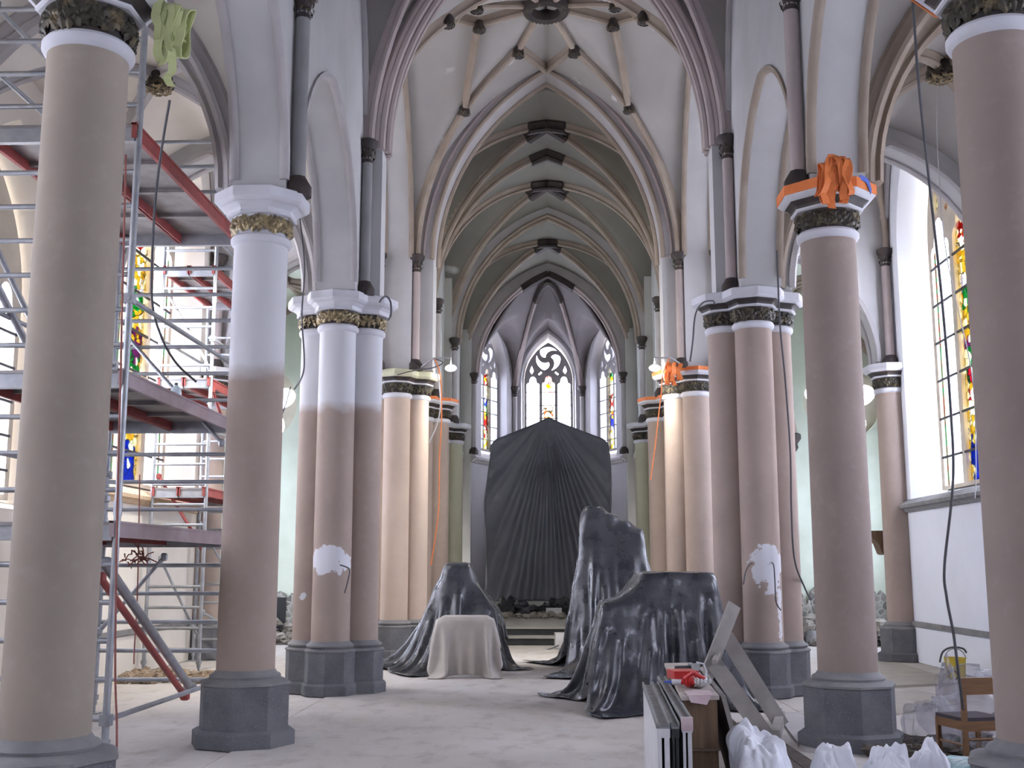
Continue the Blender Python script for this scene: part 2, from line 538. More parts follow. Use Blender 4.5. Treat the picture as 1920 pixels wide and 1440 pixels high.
# ------------------------------------------------------------------ walls
def arc_open(c, a, z, h, n=12):
    return [(c+x, z+zz) for x, zz in arch_pts(a, h, n)]


def nave_outline():
    ys = [-6.7, -2.1, 2.5, 7.12, 11.7]
    p = [(-8., 13.), (-8., ZA)]
    edges = [(-8., ys[0]-.5)]
    for i, y in enumerate(ys): edges.append((y-.26, y+.26))
    edges.append((15.78, 17.05)); edges.append((22.35, 23.35))
    # arches between successive supports
    p.append((ys[0]-.26, ZA))
    for i in range(1, len(edges)-1):
        a, b = edges[i][1], edges[i+1][0]
        if i == len(edges)-2:
            p += [(a, ZA), (a, ZS)]+arc_open((a+b)/2, (b-a)/2, ZS, 4.05)[1:-1]+[(b, ZS), (b, ZA)]
        else:
            hh = 2.2
            p += [(a, ZA)]+arc_open((a+b)/2, (b-a)/2, ZA+.12, hh)+[(b, ZA)]
    p += [(23.35, ZA), (23.35, 13.)]
    q = [p[0]]
    for a in p[1:]:
        if abs(a[0]-q[-1][0])+abs(a[1]-q[-1][1]) > 1e-4: q.append(a)
    return q


CHW = []
for sg, nm in ((-1, 'left'), (1, 'right')):
    mb = MB(); mb.tri_plate(nave_outline(), [], NX, NXO, lambda a, b, c, s=sg: (s*c, a, b))
    w = struct('wall_nave_'+nm, mb, M['plaster'], smooth=30)
    # roll mouldings along both edges of each arcade arch
    for (a, b) in ((-1.84, 2.24), (2.76, 6.86), (7.38, 11.44), (11.96, 15.78)):
        if b < 3: continue
        for xx in (NX+.02, NXO-.02):
            mb = MB(); pts = [(sg*xx, a+.0+((b-a)/2+x), ZA+.12+z) for x, z in arch_pts((b-a)/2, 2.2, 12)]
            mb.sweep(pts, [(-.05, .04), (-.05, -.02), (-.02, -.045), (.02, -.045), (.05, -.02), (.05, .04)], Vector((0, 1, 0)).cross(Vector((0, 0, 1))))
            obj('arch_moulding', mb, M['rib_grey'] if sg < 0 else M['rib'], w)
    for xx in (NX+.02, NXO-.02):
        a, b = 17.05, 22.35
        mb = MB(); pts = [(sg*xx, (a+b)/2+x, ZS+z) for x, z in arch_pts((b-a)/2, 4.05, 14)]
        mb.sweep(pts, [(-.05, .04), (-.05, -.02), (-.02, -.045), (.02, -.045), (.05, -.02), (.05, .04)], Vector((1, 0, 0)))
        obj('arch_moulding', mb, M['rib'], w)
    # chancel side walls
    mb = MB(); CHW.append(sg)
    for y in (26.75, 31.4):
        mb.box((min(sg*2.72, sg*3.3), y-.42, ZA), (max(sg*2.72, sg*3.3), y+.42, 13))
    mb.box((min(sg*2.55, sg*3.3), 36.7, .3), (max(sg*2.55, sg*3.3), 37.2, 12.5))
    struct('wall_chancel_respond_'+nm, mb, M['plaster_chancel'], smooth=0)


def wall_plate(name, p0, p1, z0, z1, thick, outward, ops, mat, parent=None):
    """straight wall from p0 to p1 (plan), splayed pointed openings (s, a_in, a_out, sill_in, sill_out, spring, h_in, h_out)"""
    p0, p1 = Vector(p0), Vector(p1); d = (p1-p0); L = d.length; d.normalize(); ow = Vector(outward).normalized()
    def loop(s, a, sill, sp, h):
        return [(s+a, sill)]+[(s+x, sp+z) for x, z in reversed(arch_pts(a, h, 12))]+[(s-a, sill)]
    mb = MB(); faces = []
    for side in (0, 1):
        holes = [loop(s, (ai, ao)[side], (si, so)[side], sp, (hi, ho)[side]) for s, ai, ao, si, so, sp, hi, ho in ops]
        if side == 0: H0 = holes
        else: H1 = holes
        bm = bmesh.new()
        es = []
        for lp in [[(0, z0), (L, z0), (L, z1), (0, z1)]]+holes:
            vs = [bm.verts.new((a, b, 0)) for a, b in lp]
            es += [bm.edges.new((vs[i], vs[(i+1) % len(vs)])) for i in range(len(vs))]
        bmesh.ops.triangle_fill(bm, edges=es, use_beauty=True)
        bm.verts.index_update()
        off = ow*thick*side
        mb.add([(p0.x+d.x*v.co.x+off.x, p0.y+d.y*v.co.x+off.y, v.co.y) for v in bm.verts], [tuple(v.index for v in f.verts) for f in bm.faces])
        bm.free()
    P = lambda s, z, o: (p0.x+d.x*s+ow.x*o, p0.y+d.y*s+ow.y*o, z)
    for a, b in zip(H0, H1):
        n = len(a)
        mb.add([P(s, z, 0) for s, z in a]+[P(s, z, thick) for s, z in b], [(i, (i+1) % n, (i+1) % n+n, i+n) for i in range(n)])
    q = [(0, z0), (L, z0), (L, z1), (0, z1)]
    mb.add([P(s, z, 0) for s, z in q]+[P(s, z, thick) for s, z in q], [(i, (i+1) % 4, (i+1) % 4+4, i+4) for i in range(4)])
    # weld doubled seams
    return struct(name, mb, mat, parent, smooth=30)


for sg, nm in ((-1, 'left'), (1, 'right')):
    wall_plate('wall_chancel_'+nm, (sg*2.92, 23.35), (sg*2.92, 37.3), 0, 13, .58, (sg, 0), [(29.1-23.35, 1.15, .95, 5.9, 6.1, 8.2, 2.0, 1.8)], M['plaster_chancel'])
AISLE_W = [(y, 1.5, 1.25, 2.5, 2.7, 5.3, 2.3, 2.0) for y in (4.8+8, 9.4+8, 13.9+8)]
TW = (19.6+8, 2.3, 1.75, 3.0, 3.25, 7.85, 3.0, 2.4)
wl = wall_plate('wall_left', (XL, -8), (XL, 22.95), 0, 13, .75, (-1, 0), AISLE_W+[TW], M['plaster_cream'])
M['plaster_bright'] = pmat('fresh_white_plaster', (.74, .77, .85), (.69, .72, .79), .9, bump=.1, bscale=14)
wr = wall_plate('wall_right', (XR, -8), (XR, 22.95), 0, 13, .75, (1, 0), AISLE_W+[TW], M['plaster_bright'])
for sg, x, nm in ((-1, XL, 'left'), (1, XR, 'right')):
    mb = MB(); mb.cur = 0
    # window sill cornice and dado ledge along the transept wall
    pr = [(0, 2.80), (.05, 2.80), (.09, 2.86), (.16, 2.88), (.17, 2.94), (0, 3.05)]
    mb.loft([[(x-sg*u, y, z) for u, z in pr] for y in (16.9, 22.2)])
    struct('trim_2' if sg < 0 else 'trim_3', mb, M['timber'] if sg < 0 else M['bluestone_light'], smooth=0)['label'] = 'sill ledge under the transept window'
    mb = MB(); mb.cur = 0; mb.box((min(x, x-sg*.06), 16.9, .66), (max(x, x-sg*.06), 22.15, .75)); mb.cur = 1; mb.box((min(x, x-sg*.03), 16.9, 0), (max(x, x-sg*.03), 22.15, .64))
    struct('baseboard_'+nm, mb, [M['bluestone_light'], M['plaster_bright'] if sg > 0 else M['plaster_cream']], smooth=0)

# walls across the aisles at the transept (arched openings), west and east
def cross_wall(name, y0, y1, x0, x1, base, arch_z, arch_h, mat, top=13., inset=.3):
    a, b = x0+inset, x1-inset
    o = [(x0, top), (x0, base), (a, base)] + arc_open((a+b)/2, (b-a)/2, arch_z, arch_h) + [(b, base), (x1, base), (x1, top)]
    mb = MB(); mb.tri_plate(o, [], y0, y1, lambda u, v, c: (u, c, v))
    w = struct(name, mb, mat, smooth=30)
    for yy in (y0+.03, y1-.03):
        m2 = MB(); pts = [((a+b)/2+x, yy, arch_z+z) for x, z in arch_pts((b-a)/2, arch_h, 12)]
        m2.sweep(pts, [(-.06, .05), (-.06, -.03), (-.02, -.06), (.02, -.06), (.06, -.03), (.06, .05)], Vector((1, 0, 0)).cross(Vector((0, 0, 1))))
        obj('arch_moulding', m2, M['rib_grey'], w)
    return w


cross_wall('wall_transept_west_left', 16.25, 16.8, XL, -NXO, ZA, ZA+.1, 2.2, M['plaster'], inset=.25)
cross_wall('wall_transept_west_right', 16.25, 16.8, NXO, XR, ZA, ZA+.1, 2.2, M['plaster'], inset=.25)
cross_wall('wall_transept_east_left', 22.45, 23.0, XL, -NXO, ZA, ZA+.1, 2.3, M['plaster'], inset=.3)
cross_wall('wall_transept_east_right', 22.45, 23.0, NXO, XR, ZA, ZA+.1, 2.3, M['plaster'], inset=.3)

# chapels beyond the transept
YC = 27.3
for sg, nm in ((-1, 'left'), (1, 'right')):
    c, r = sg*7.15, .95
    circ = [(c+r*math.cos(2*PI*k/36), 5.75+r*math.sin(2*PI*k/36)) for k in range(36)]
    o = [(sg*3.4, -.05), (sg*9.0, -.05), (sg*9.0, 10), (sg*3.4, 10)]
    mb = MB(); mb.tri_plate(o, [circ], YC, YC+.5, lambda u, v, w_: (u, w_, v))
    struct('wall_chapel_east_'+nm, mb, M['plaster_green'], smooth=30)
    wall_plate('wall_chapel_'+nm, (sg*8.5, 22.9), (sg*8.5, 27.8), 0, 10, .5, (sg, 0), [(2.25, 1.3, 1.1, 1.2, 1.4, 5.0, 2.1, 1.9)], M['plaster_green'])
    x0, x1 = sorted((sg*abs(XR if sg > 0 else XL), sg*9.0)); mb = MB(); mb.box((x0, 22.5, 0), (x1, 22.95, 13))
    struct('wall_chapel_front_'+nm, mb, M['plaster_green'], smooth=0)

# west wall (behind the camera) with a window added to light the nave
ww = wall_plate('wall_west', (-9.5, -8), (9.5, -8), 0, 13.2, .7, (0, -1), [(9.5, 1.5, 1.25, 3.6, 3.8, 7.6, 2.6, 2.2)], M['plaster'])
# roof over everything
mb = MB(); mb.box((-9.4, -8.8, 13.0), (9.4, 41.5, 13.4)); struct('roof', mb, M['dark_paint'], smooth=0)

# apse
AV = [(-2.52, 37.0), (-1.22, 39.75), (1.22, 39.75), (2.52, 37.0)]
M['apse_wall'] = pmat('apse_plaster', (.42, .405, .42), (.38, .365, .375), 1.1, bump=.1, bscale=12)
for i in range(3):
    p, q = Vector(AV[i]), Vector(AV[i+1]); d = (q-p).normalized(); ow = Vector((-d.y, d.x))
    if ow.dot((p+q)/2-Vector((0, 37))) < 0: ow = -ow
    L = (q-p).length
    half = (.86, .98) if i == 1 else (.80, .93)
    wall_plate('wall_apse_'+('left', 'east', 'right')[i], p-d*.05, q+d*.05, .3, 13, .55, ow, [(L/2+.05, half[1], half[0], 5.45, 5.72, 8.35, 1.75, 1.47)], M['apse_wall'])
    # cornice under the windows
    mb = MB(); ip = -ow
    pr = [(0, 5.18), (.05, 5.18), (.10, 5.25), (.18, 5.28), (.18, 5.36), (0, 5.44)]
    mb.loft([[(a.x+ip.x*u+e.x, a.y+ip.y*u+e.y, z) for u, z in pr] for a, e in ((p, d*.02), (q, -d*.02))])
    struct('trim_%d' % (4+i), mb, M['rib_grey'], smooth=0)['label'] = 'grey sill cornice around the apse'
for sg, n in ((-1, 7), (1, 8)):
    mb = MB()
    mb.loft([[(sg*(2.55-u), y, z) for u, z in pr] for y in (36.6, 37.1)])
    # the cornice steps up to the chancel pier
    mb.loft([[(sg*(2.92-u), y, z+dz) for u, z in pr] for y, dz in ((31.9, .26), (36.7, .0))])
    struct('trim_%d' % n, mb, M['rib_grey'], smooth=0)['label'] = 'grey sill cornice running along the chancel wall'

# ------------------------------------------------------------------ vaults
def arc_steps(a, h, n):
    xs = [x for x, z in arch_pts(a, h, n)]
    return xs


class Vault:
    def __init__(self, x0, x1, y0, y1, z0, h):
        self.x0, self.x1, self.y0, self.y1, self.z0, self.h = x0, x1, y0, y1, z0, h
        self.cx, self.cy, self.a, self.b = (x0+x1)/2, (y0+y1)/2, (x1-x0)/2, (y1-y0)/2

    def z(self, x, y):
        return self.z0+max(arch_h(x-self.cx, self.a, self.h), arch_h(y-self.cy, self.b, self.h))

    def web(self, mb, n=18):
        xs = [self.cx+u for u in arc_steps(self.a, self.h, n)]; ys = [self.cy+u for u in arc_steps(self.b, self.h, n)]
        m = len(xs)
        mb.add([(x, y, self.z(x, y)) for y in ys for x in xs], [(j*m+i, j*m+i+1, (j+1)*m+i+1, (j+1)*m+i) for j in range(m-1) for i in range(m-1)])

    def rib(self, mb, p, q, prof, n=22, drop=.0, zf=None):
        """rib over the plan segment p -> q, lifted to the web"""
        p, q = Vector(p), Vector(q); L = (q-p).length; d = (q-p)/L
        pts = []
        full = abs((q-p).x) > self.a*1.5 or abs((q-p).y) > self.b*1.5
        for k in range(n+1):
            t = k/n
            if full: t = .5-.5*math.cos(PI*t)
            else: t = 1-math.cos(PI/2*t) if abs(self.z(*p)-self.z0) < .3 else t
            c = p+(q-p)*t
            pts.append((c.x, c.y, (zf(t) if zf else self.z(c.x, c.y))-drop))
        pts = [Vector(pp) for pp in pts]
        out = [pts[0]]
        for pp in pts[1:]:
            if (pp-out[-1]).length > .02: out.append(pp)
        mb.sweep(out, prof, Vector((d.x, d.y, 0)).cross(Vector((0, 0, 1))))


def boss(parent, p, r=.13, drop=.16, m=None, leafy=True, seed=1):
    mb = MB(); mb.lathe((p[0], p[1], p[2]-drop-.12), [(r*.35, -.03), (r*.8, 0), (r, .05), (r, .14), (r*.7, .2)], 14)
    b = obj('boss', mb, m or M['dark_paint'], parent)
    if leafy:
        rng = random.Random(seed); mb = MB()
        for i in range(12):
            a = 2*PI*i/12
            leaf(mb, (p[0]+r*.9*math.cos(a), p[1]+r*.9*math.sin(a), p[2]-drop-.10), (math.cos(a), math.sin(a), -.8), (0, 0, -1), r*.5, rng)
        obj('leaf_carving', mb, M['gold_dark'], b, smooth=20)
    return b


# nave bays
nv = MB(); nave_bays = []
ys = [-8., -2.1, 2.5, 7.12, 11.7, 16.3]
for a, b in zip(ys, ys[1:]):
    v = Vault(-NX, NX, a, b, ZS, RISE); nave_bays.append(v); v.web(nv, 30)
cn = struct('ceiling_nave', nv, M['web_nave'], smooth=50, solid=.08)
for v in nave_bays[2:]:
    for p, q in (((v.x0, v.y0), (v.x1, v.y1)), ((v.x1, v.y0), (v.x0, v.y1))):
        mb = MB(); v.rib(mb, p, q, RIB, 30, .02); obj('rib', mb, M['rib_pink'], cn)
    mb = MB(); v.rib(mb, (v.x0, v.y0), (v.x1, v.y0), scale_prof(RIB, 1.5, 1.2), 30, .0); obj('rib', mb, M['rib_pink'], cn)
    boss(cn, (0, v.cy, ZS+RISE))
# wall ribs of the last bay
for sg in (-1, 1):
    v = nave_bays[4]; mb = MB()
    v.rib(mb, (sg*(NX-.03), v.y0), (sg*(NX-.03), v.y1), scale_prof(RIB, .8, .6), 24); obj('rib', mb, M['rib_grey'], cn)

# crossing: star vault between two moulded arches
YC0, YC1 = 16.75, 22.5
cv = Vault(-NX, NX, YC0, YC1, ZS, RISE)
mb = MB(); cv.web(mb, 44)
cc = struct('ceiling_crossing', mb, M['web'], smooth=50, solid=.08)


def diaphragm(name, y0, y1, ai, ao, h, mat, rolls):
    o = [(-ao, ZS-.02), (-ao, 13.), (ao, 13.), (ao, ZS-.02)]+[(x, ZS+z) for x, z in reversed(arch_pts(ai, h, 20))]
    mb = MB(); mb.tri_plate(o, [], y0, y1, lambda u, v, c: (u, c, v))
    w = struct(name, mb, mat, smooth=30)
    for yy, off, r, m in rolls:
        m2 = MB(); pts = [(x, yy, ZS+z) for x, z in arch_pts(ai-off, h-off*.8, 22)]
        m2.sweep(pts, [(r*math.cos(2*PI*k/8), r*math.sin(2*PI*k/8)) for k in range(8)], Vector((1, 0, 0)).cross(Vector((0, 0, 1))))
        obj('roll_moulding', m2, m, w)
    return w


diaphragm('wall_crossing_west', 16.28, 16.72, 2.50, 2.95, 4.1, M['rib_grey'],
          ((16.27, -.10, .06, M['rib_pink']), (16.3, -.03, .07, M['rib_pink']), (16.42, .05, .06, M['rib_pink']), (16.58, .06, .05, M['rib_pink']), (16.7, -.0, .06, M['rib_pink'])))
diaphragm('wall_crossing_east', 22.5, 23.2, 2.36, 2.95, 4.12, M['rib_grey'],
          ((22.5, -.20, .035, M['rib_pink']), (22.5, -.02, .05, M['rib']), (23.15, .02, .06, M['rib'])))
for sg, nm in ((-1, 'left'), (1, 'right')):
    mb = MB()
    for xa, ya, yb in ((2.50, 16.3, 16.72), (2.36, 22.55, 23.2)): mb.box((min(sg*xa, sg*2.8), ya, ZA), (max(sg*xa, sg*2.8), yb, ZS+.02))
    struct('wall_crossing_respond_'+nm, mb, M['plaster'], smooth=0)
A_, B_ = (1.66, 1.88), ((.55, 1.25), (1.27, .38))
bosses = []
for sx in (-1, 1):
    for sy in (-1, 1):
        corner = (sx*NX, YC0 if sy < 0 else YC1); cy = cv.cy
        a = (sx*A_[0], cy+sy*A_[1]); b1 = (sx*B_[0][0], cy+sy*B_[0][1]); b2 = (sx*B_[1][0], cy+sy*B_[1][1])
        e1 = (0, cy+sy*(cv.b-.05)); e2 = (sx*(NX-.05), cy)
        oc = lambda p: (p[0]*.30/math.hypot(p[0], p[1]-cy), cy+(p[1]-cy)*.30/math.hypot(p[0], p[1]-cy))
        for p, q in ((corner, a), (a, b1), (a, b2), (b1, e1), (b2, e2), (b1, oc(b1)), (b2, oc(b2))):
            mb = MB(); cv.rib(mb, p, q, RIB, 14, .0); obj('rib', mb, M['rib'], cc)
        for p in (a, b1, b2):
            boss(cc, (p[0], p[1], cv.z(*p)), .11, .14, seed=len(bosses)); bosses.append(p)
# central ring
mb = MB(); c = (0, cv.cy, ZS+RISE-.12)
ring = [(.44, .05), (.46, -.04), (.42, -.16), (.34, -.2), (.27, -.16), (.25, -.05), (.27, .06)]
mb.loft([[(c[0]+r*math.cos(2*PI*k/36), c[1]+r*math.sin(2*PI*k/36), c[2]+z) for r, z in ring] for k in range(37)], False, False)
rg = obj('central_ring', mb, M['dark_paint'], cc)
rng = random.Random(5); mb = MB()
for i in range(30):
    a = 2*PI*i/30; leaf(mb, (c[0]+.36*math.cos(a), c[1]+.36*math.sin(a), c[2]-.17), (math.cos(a)*.3, math.sin(a)*.3, -1), (math.cos(a), math.sin(a), 0), .06, rng)
obj('leaf_carving', mb, M['gold_dark'], rg, smooth=20)
mb = MB(); mb.lathe((0, cv.cy, ZS+RISE-.05), [(.3, 0), (.3, .05)], 24); obj('ring_lid', mb, M['dark_paint'], rg)

# transept arms
for sg, nm, xo in ((-1, 'left', XL), (1, 'right', XR)):
    x0, x1 = sorted((sg*NXO, xo))
    v = Vault(x0, x1, 16.8, 22.45, ZS, 3.9); mb = MB(); v.web(mb, 16)
    ct = struct('ceiling_transept_'+nm, mb, M['web'], smooth=50, solid=.08)
    for p, q in (((v.x0, v.y0), (v.x1, v.y1)), ((v.x1, v.y0), (v.x0, v.y1))):
        mb = MB(); v.rib(mb, p, q, RIB, 30, .02); obj('rib', mb, M['rib'], ct)
    mb = MB(); v.rib(mb, (xo-sg*.06, v.y0), (xo-sg*.06, v.y1), scale_prof(RIB, 1, .8), 26); obj('rib', mb, M['rib_grey'], ct)
    boss(ct, (v.cx, v.cy, ZS+3.9))
    # aisle bays
    mb = MB(); bays = []
    ay = [-8., -2.1, 2.5, 7.12, 11.7, 16.3]
    for a, b in zip(ay, ay[1:]):
        v = Vault(x0, x1, a, b, ZA+.1, 2.5); bays.append(v); v.web(mb, 14)
    ca = struct('ceiling_aisle_'+nm, mb, M['plaster_cream'] if sg < 0 else M['web'], smooth=50, solid=.08)
    for v in bays[2:]:
        for p, q in (((v.x0, v.y0), (v.x1, v.y1)), ((v.x1, v.y0), (v.x0, v.y1))):
            m2 = MB(); v.rib(m2, p, q, scale_prof(RIB, 1.1, .9), 26, .02); obj('rib', m2, M['rib_grey'] if sg < 0 else M['rib'], ca)
        m2 = MB(); v.rib(m2, (v.x0, v.y0), (v.x1, v.y0), scale_prof(RIB, 2.2, 1.3), 26, .0); obj('rib', m2, M['rib_grey'] if sg < 0 else M['rib'], ca)
        bb = boss(ca, (v.cx, v.cy, ZA+2.6), .17, .12, M['dark_paint'], True, 3)
        rng = random.Random(9); m2 = MB()
        for i in range(26):
            a = 2*PI*i*.618; r = .17*math.sqrt((i % 26)/26)
            leaf(m2, (v.cx+r*math.cos(a), v.cy+r*math.sin(a), ZA+2.6-.36+r*.5), (math.cos(a)*.5, math.sin(a)*.5, -1), (math.cos(a), math.sin(a), -.3), .06, rng)
        obj('leaf_carving', m2, M['gold'], bb, smooth=20)
    # chapel vault
    v = Vault(*sorted((sg*3.5, sg*8.5)), 23.0, YC, 5.1, 3.3); mb = MB(); v.web(mb, 14)
    ck = struct('ceiling_chapel_'+nm, mb, M['plaster_green'], smooth=50, solid=.08)
    for p, q in (((v.x0, v.y0), (v.x1, v.y1)), ((v.x1, v.y0), (v.x0, v.y1)), ((v.cx, v.y0), (v.cx, v.y1))):
        m2 = MB(); v.rib(m2, p, q, scale_prof(RIB, 1.1, 1.), 24, .02); obj('rib', m2, M['rib'], ck)
    m2 = MB(); v.rib(m2, (v.x0, YC-.05), (v.x1, YC-.05), scale_prof(RIB, 1.2, 1.), 24, .0); obj('rib', m2, M['rib'], ck)
    # dark corbel on the chapel wall with a short rib
    m2 = MB(); m2.lathe((sg*5.92, YC-.1, 4.7), [(.02, -.22), (.10, -.1), (.08, 0), (.17, .12), (.17, .22), (.1, .26)], 10); obj('corbel', m2, M['dark_paint'], ck)
    m2 = MB()
    pts = [(sg*5.92, YC-.12, 4.9), (sg*5.75, YC-.3, 5.9), (sg*5.4, YC-.7, 7.0), (sg*5.0, YC-1.2, 7.9)]
    m2.tube(pts, .09, 8); obj('rib', m2, M['rib'], ck)

# chancel bays
ch = MB(); chv = []
for a, b, h in ((23.15, 26.75, 4.0), (26.75, 31.4, 4.0), (31.4, 37.05, 3.9)):
    v = Vault(-2.92, 2.92, a, b, ZS, h); chv.append(v); v.web(ch, 34)
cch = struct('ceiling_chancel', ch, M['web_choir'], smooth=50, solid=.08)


def dark_arm(v, p, q, prof, t0, t1, parent):
    p, q = Vector(p), Vector(q); mb = MB()
    d = (q-p).normalized(); pts = []
    for k in range(5):
        c = p+(q-p)*(t0+(t1-t0)*k/4); pts.append((c.x, c.y, v.z(c.x, c.y)-.005))
    mb.sweep(pts, prof, Vector((d.x, d.y, 0)).cross(Vector((0, 0, 1))))
    obj('painted_rib_arm', mb, M['dark_paint'], parent)


for i, v in enumerate(chv):
    c = (0, v.cy)
    for sx in (-1, 1):
        for yy in (v.y0, v.y1):
            k = (sx*2.75, yy)
            mb = MB(); v.rib(mb, (sx*2.92, yy), c, scale_prof(RIB, 1.25, 1.05), 20, .0); obj('rib', mb, M['rib'], cch)
            dark_arm(v, c, (sx*2.92, yy), scale_prof(RIB, 2.1, 1.35), .0, .17 if i < 2 else .13, cch)
    boss(cch, (0, v.cy, ZS+v.h), .12, .12)
v = chv[0]
mb = MB(); v.rib(mb, (-2.92, 26.75), (2.92, 26.75), scale_prof(RIB, 1.3, 1.1), 34, .0); obj('rib', mb, M['rib'], cch)
for sx in (-1, 1): dark_arm(v, (0, 26.75), (sx*2.92, 26.75), scale_prof(RIB, 1.9, 1.4), .0, .16, cch)
# thick transverse arch and the apse arch
diaphragm('wall_chancel_arch', 31.2, 31.6, 2.58, 3.0, 3.72, M['rib_grey'], ((31.2, .0, .05, M['rib']), (31.4, .06, .06, M['rib']), (31.6, .0, .05, M['rib'])))
diaphragm('wall_apse_arch', 36.85, 37.2, 2.42, 3.0, 3.55, M['rib_grey'], ((36.86, .0, .06, M['rib_pink']), (37.03, .06, .07, M['rib_pink']), (37.2, .0, .05, M['rib'])))
for sx in (-1, 1):
    mb = MB()
    pts = [(sx*x, 36.98, ZS+z) for x, z in reversed(arch_pts(2.36, 3.5, 22)[22:28])]
    mb.sweep(pts[::-1], [(-.2, .08), (-.2, -.12), (.2, -.12), (.2, .08)], Vector((sx, 0, 0)).cross(Vector((0, 0, 1))))
    obj('painted_rib_arm', mb, M['dark_paint'], cch)

# apse vault: three severies rising to the boss
AB = Vector((0, 37.25, 11.5))
mb = MB()
def apse_z(t, wall_h):
    f = math.sqrt(max(0, 1-(1-t)**2.3))
    return ZS+(AB.z-ZS)*f, f
for i in range(3):
    p, q = Vector(AV[i]), Vector(AV[i+1]); n, m_ = 16, 14
    hw = (1.95, 2.2, 1.95)[i]
    vs = []
    for j in range(m_+1):
        t = j/m_
        for k in range(n+1):
            s = k/n; w = p.lerp(q, s); a = (q-p).length/2
            rib = ZS+(AB.z-ZS)*math.sin(PI/2*t)**.85
            bump = arch_h((s-.5)*2*a, a, hw)*(1-t)**1.2
            c = Vector((w.x, w.y)).lerp(AB.xy, t)
            vs.append((c.x, c.y, max(rib, rib*.55+.45*(ZS+bump)+bump*.55) if t > 0 else ZS+bump))
    mb.add(vs, [(j*(n+1)+k, j*(n+1)+k+1, (j+1)*(n+1)+k+1, (j+1)*(n+1)+k) for j in range(m_) for k in range(n)])
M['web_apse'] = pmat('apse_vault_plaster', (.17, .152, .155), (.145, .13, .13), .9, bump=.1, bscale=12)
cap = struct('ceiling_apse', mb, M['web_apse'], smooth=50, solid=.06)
for i in (1, 2):
    p = Vector(AV[i]); d = (AB.xy-p).normalized(); mb = MB()
    pts = [Vector((*p.lerp(AB.xy, t), ZS+(AB.z-ZS)*math.sin(PI/2*t)**.85-.02)) for t in [(1-math.cos(PI/2*k/18)) for k in range(19)]]
    mb.sweep(pts, RIB, Vector((d.x, d.y, 0)).cross(Vector((0, 0, 1)))); obj('rib', mb, M['rib_pink'], cap)
    mb = MB(); pts = [Vector((*p.lerp(AB.xy, t), ZS+(AB.z-ZS)*math.sin(PI/2*t)**.85-.02)) for t in (.62, .74, .86, 1.)]
    mb.sweep(pts, scale_prof(RIB, 1.9, 1.3), Vector((d.x, d.y, 0)).cross(Vector((0, 0, 1)))); obj('painted_rib_arm', mb, M['dark_paint'], cap)
boss(cap, AB, .15, .1)

# ------------------------------------------------------------------ wall shafts
def wall_shaft(x, y, z0, z1, m, r=.075, base=True):
    mb = MB(); mb.tube([(x, y, z0), (x, y, z1-.1)], r, 12)
    s = struct('trim_%d' % (20+wall_shaft.k), mb, m); wall_shaft.k += 1
    s['label'] = 'slender wall shaft carrying the vault ribs'
    mb = MB(); mb.lathe((x, y, z1), [(r*.9, -.30), (r*1.1, -.28), (r, -.22), (r*1.2, -.1), (r*1.9, -.02), (r*2.0, .06), (r*1.6, .08)], 10)
    c = obj('shaft_capital', mb, M['dark_paint'], s)
    mb = MB(); rng = random.Random(int(abs(x*100)+y*10))
    for i in range(16):
        a = 2*PI*i/16; leaf(mb, (x+r*1.25*math.cos(a), y+r*1.25*math.sin(a), z1-.2+.1*(i % 2)), (math.cos(a), math.sin(a), .2), (0, 0, 1), .045, rng)
    obj('leaf_carving', mb, M['gold_dark'], c, smooth=20)
    if base:
        mb = MB(); mb.lathe((x, y, z0), [(r*1.9, -.02), (r*1.9, .1), (r*1.5, .15), (r*1.1, .2)], 8, PI/8); obj('shaft_base', mb, M['dark_paint'], s)
wall_shaft.k = 0
for sg in (-1, 1):
    m1 = M['shaft_grey'] if sg < 0 else M['rib_pink']
    wall_shaft(sg*2.69, 11.6, ZA, ZS, m1, .08)
    wall_shaft(sg*2.69, 7.12, ZA, ZS, m1, .08)
    wall_shaft(sg*2.70, 16.12, ZA, ZS, m1, .08)
    wall_shaft(sg*2.70, 22.45, ZA, ZS, M['rib_pink'], .085)
    wall_shaft(sg*3.44, 22.25, ZA, ZS, M['rib_pink'], .08)
    wall_shaft(sg*2.64, 26.3, ZA, ZS, M['rib_grey'], .075)
    wall_shaft(sg*2.62, 30.95, ZA, ZS, M['rib_grey'], .08)
    wall_shaft(sg*2.46, 36.75, 5.45, ZS, M['rib_grey'], .085)
    wall_shaft(sg*1.20, 39.62, 5.45, ZS, M['rib_grey'], .085)
    wall_shaft((XL+.2) if sg < 0 else (XR-.12), 22.3, ZA, ZS, M['rib_pink'], .085)

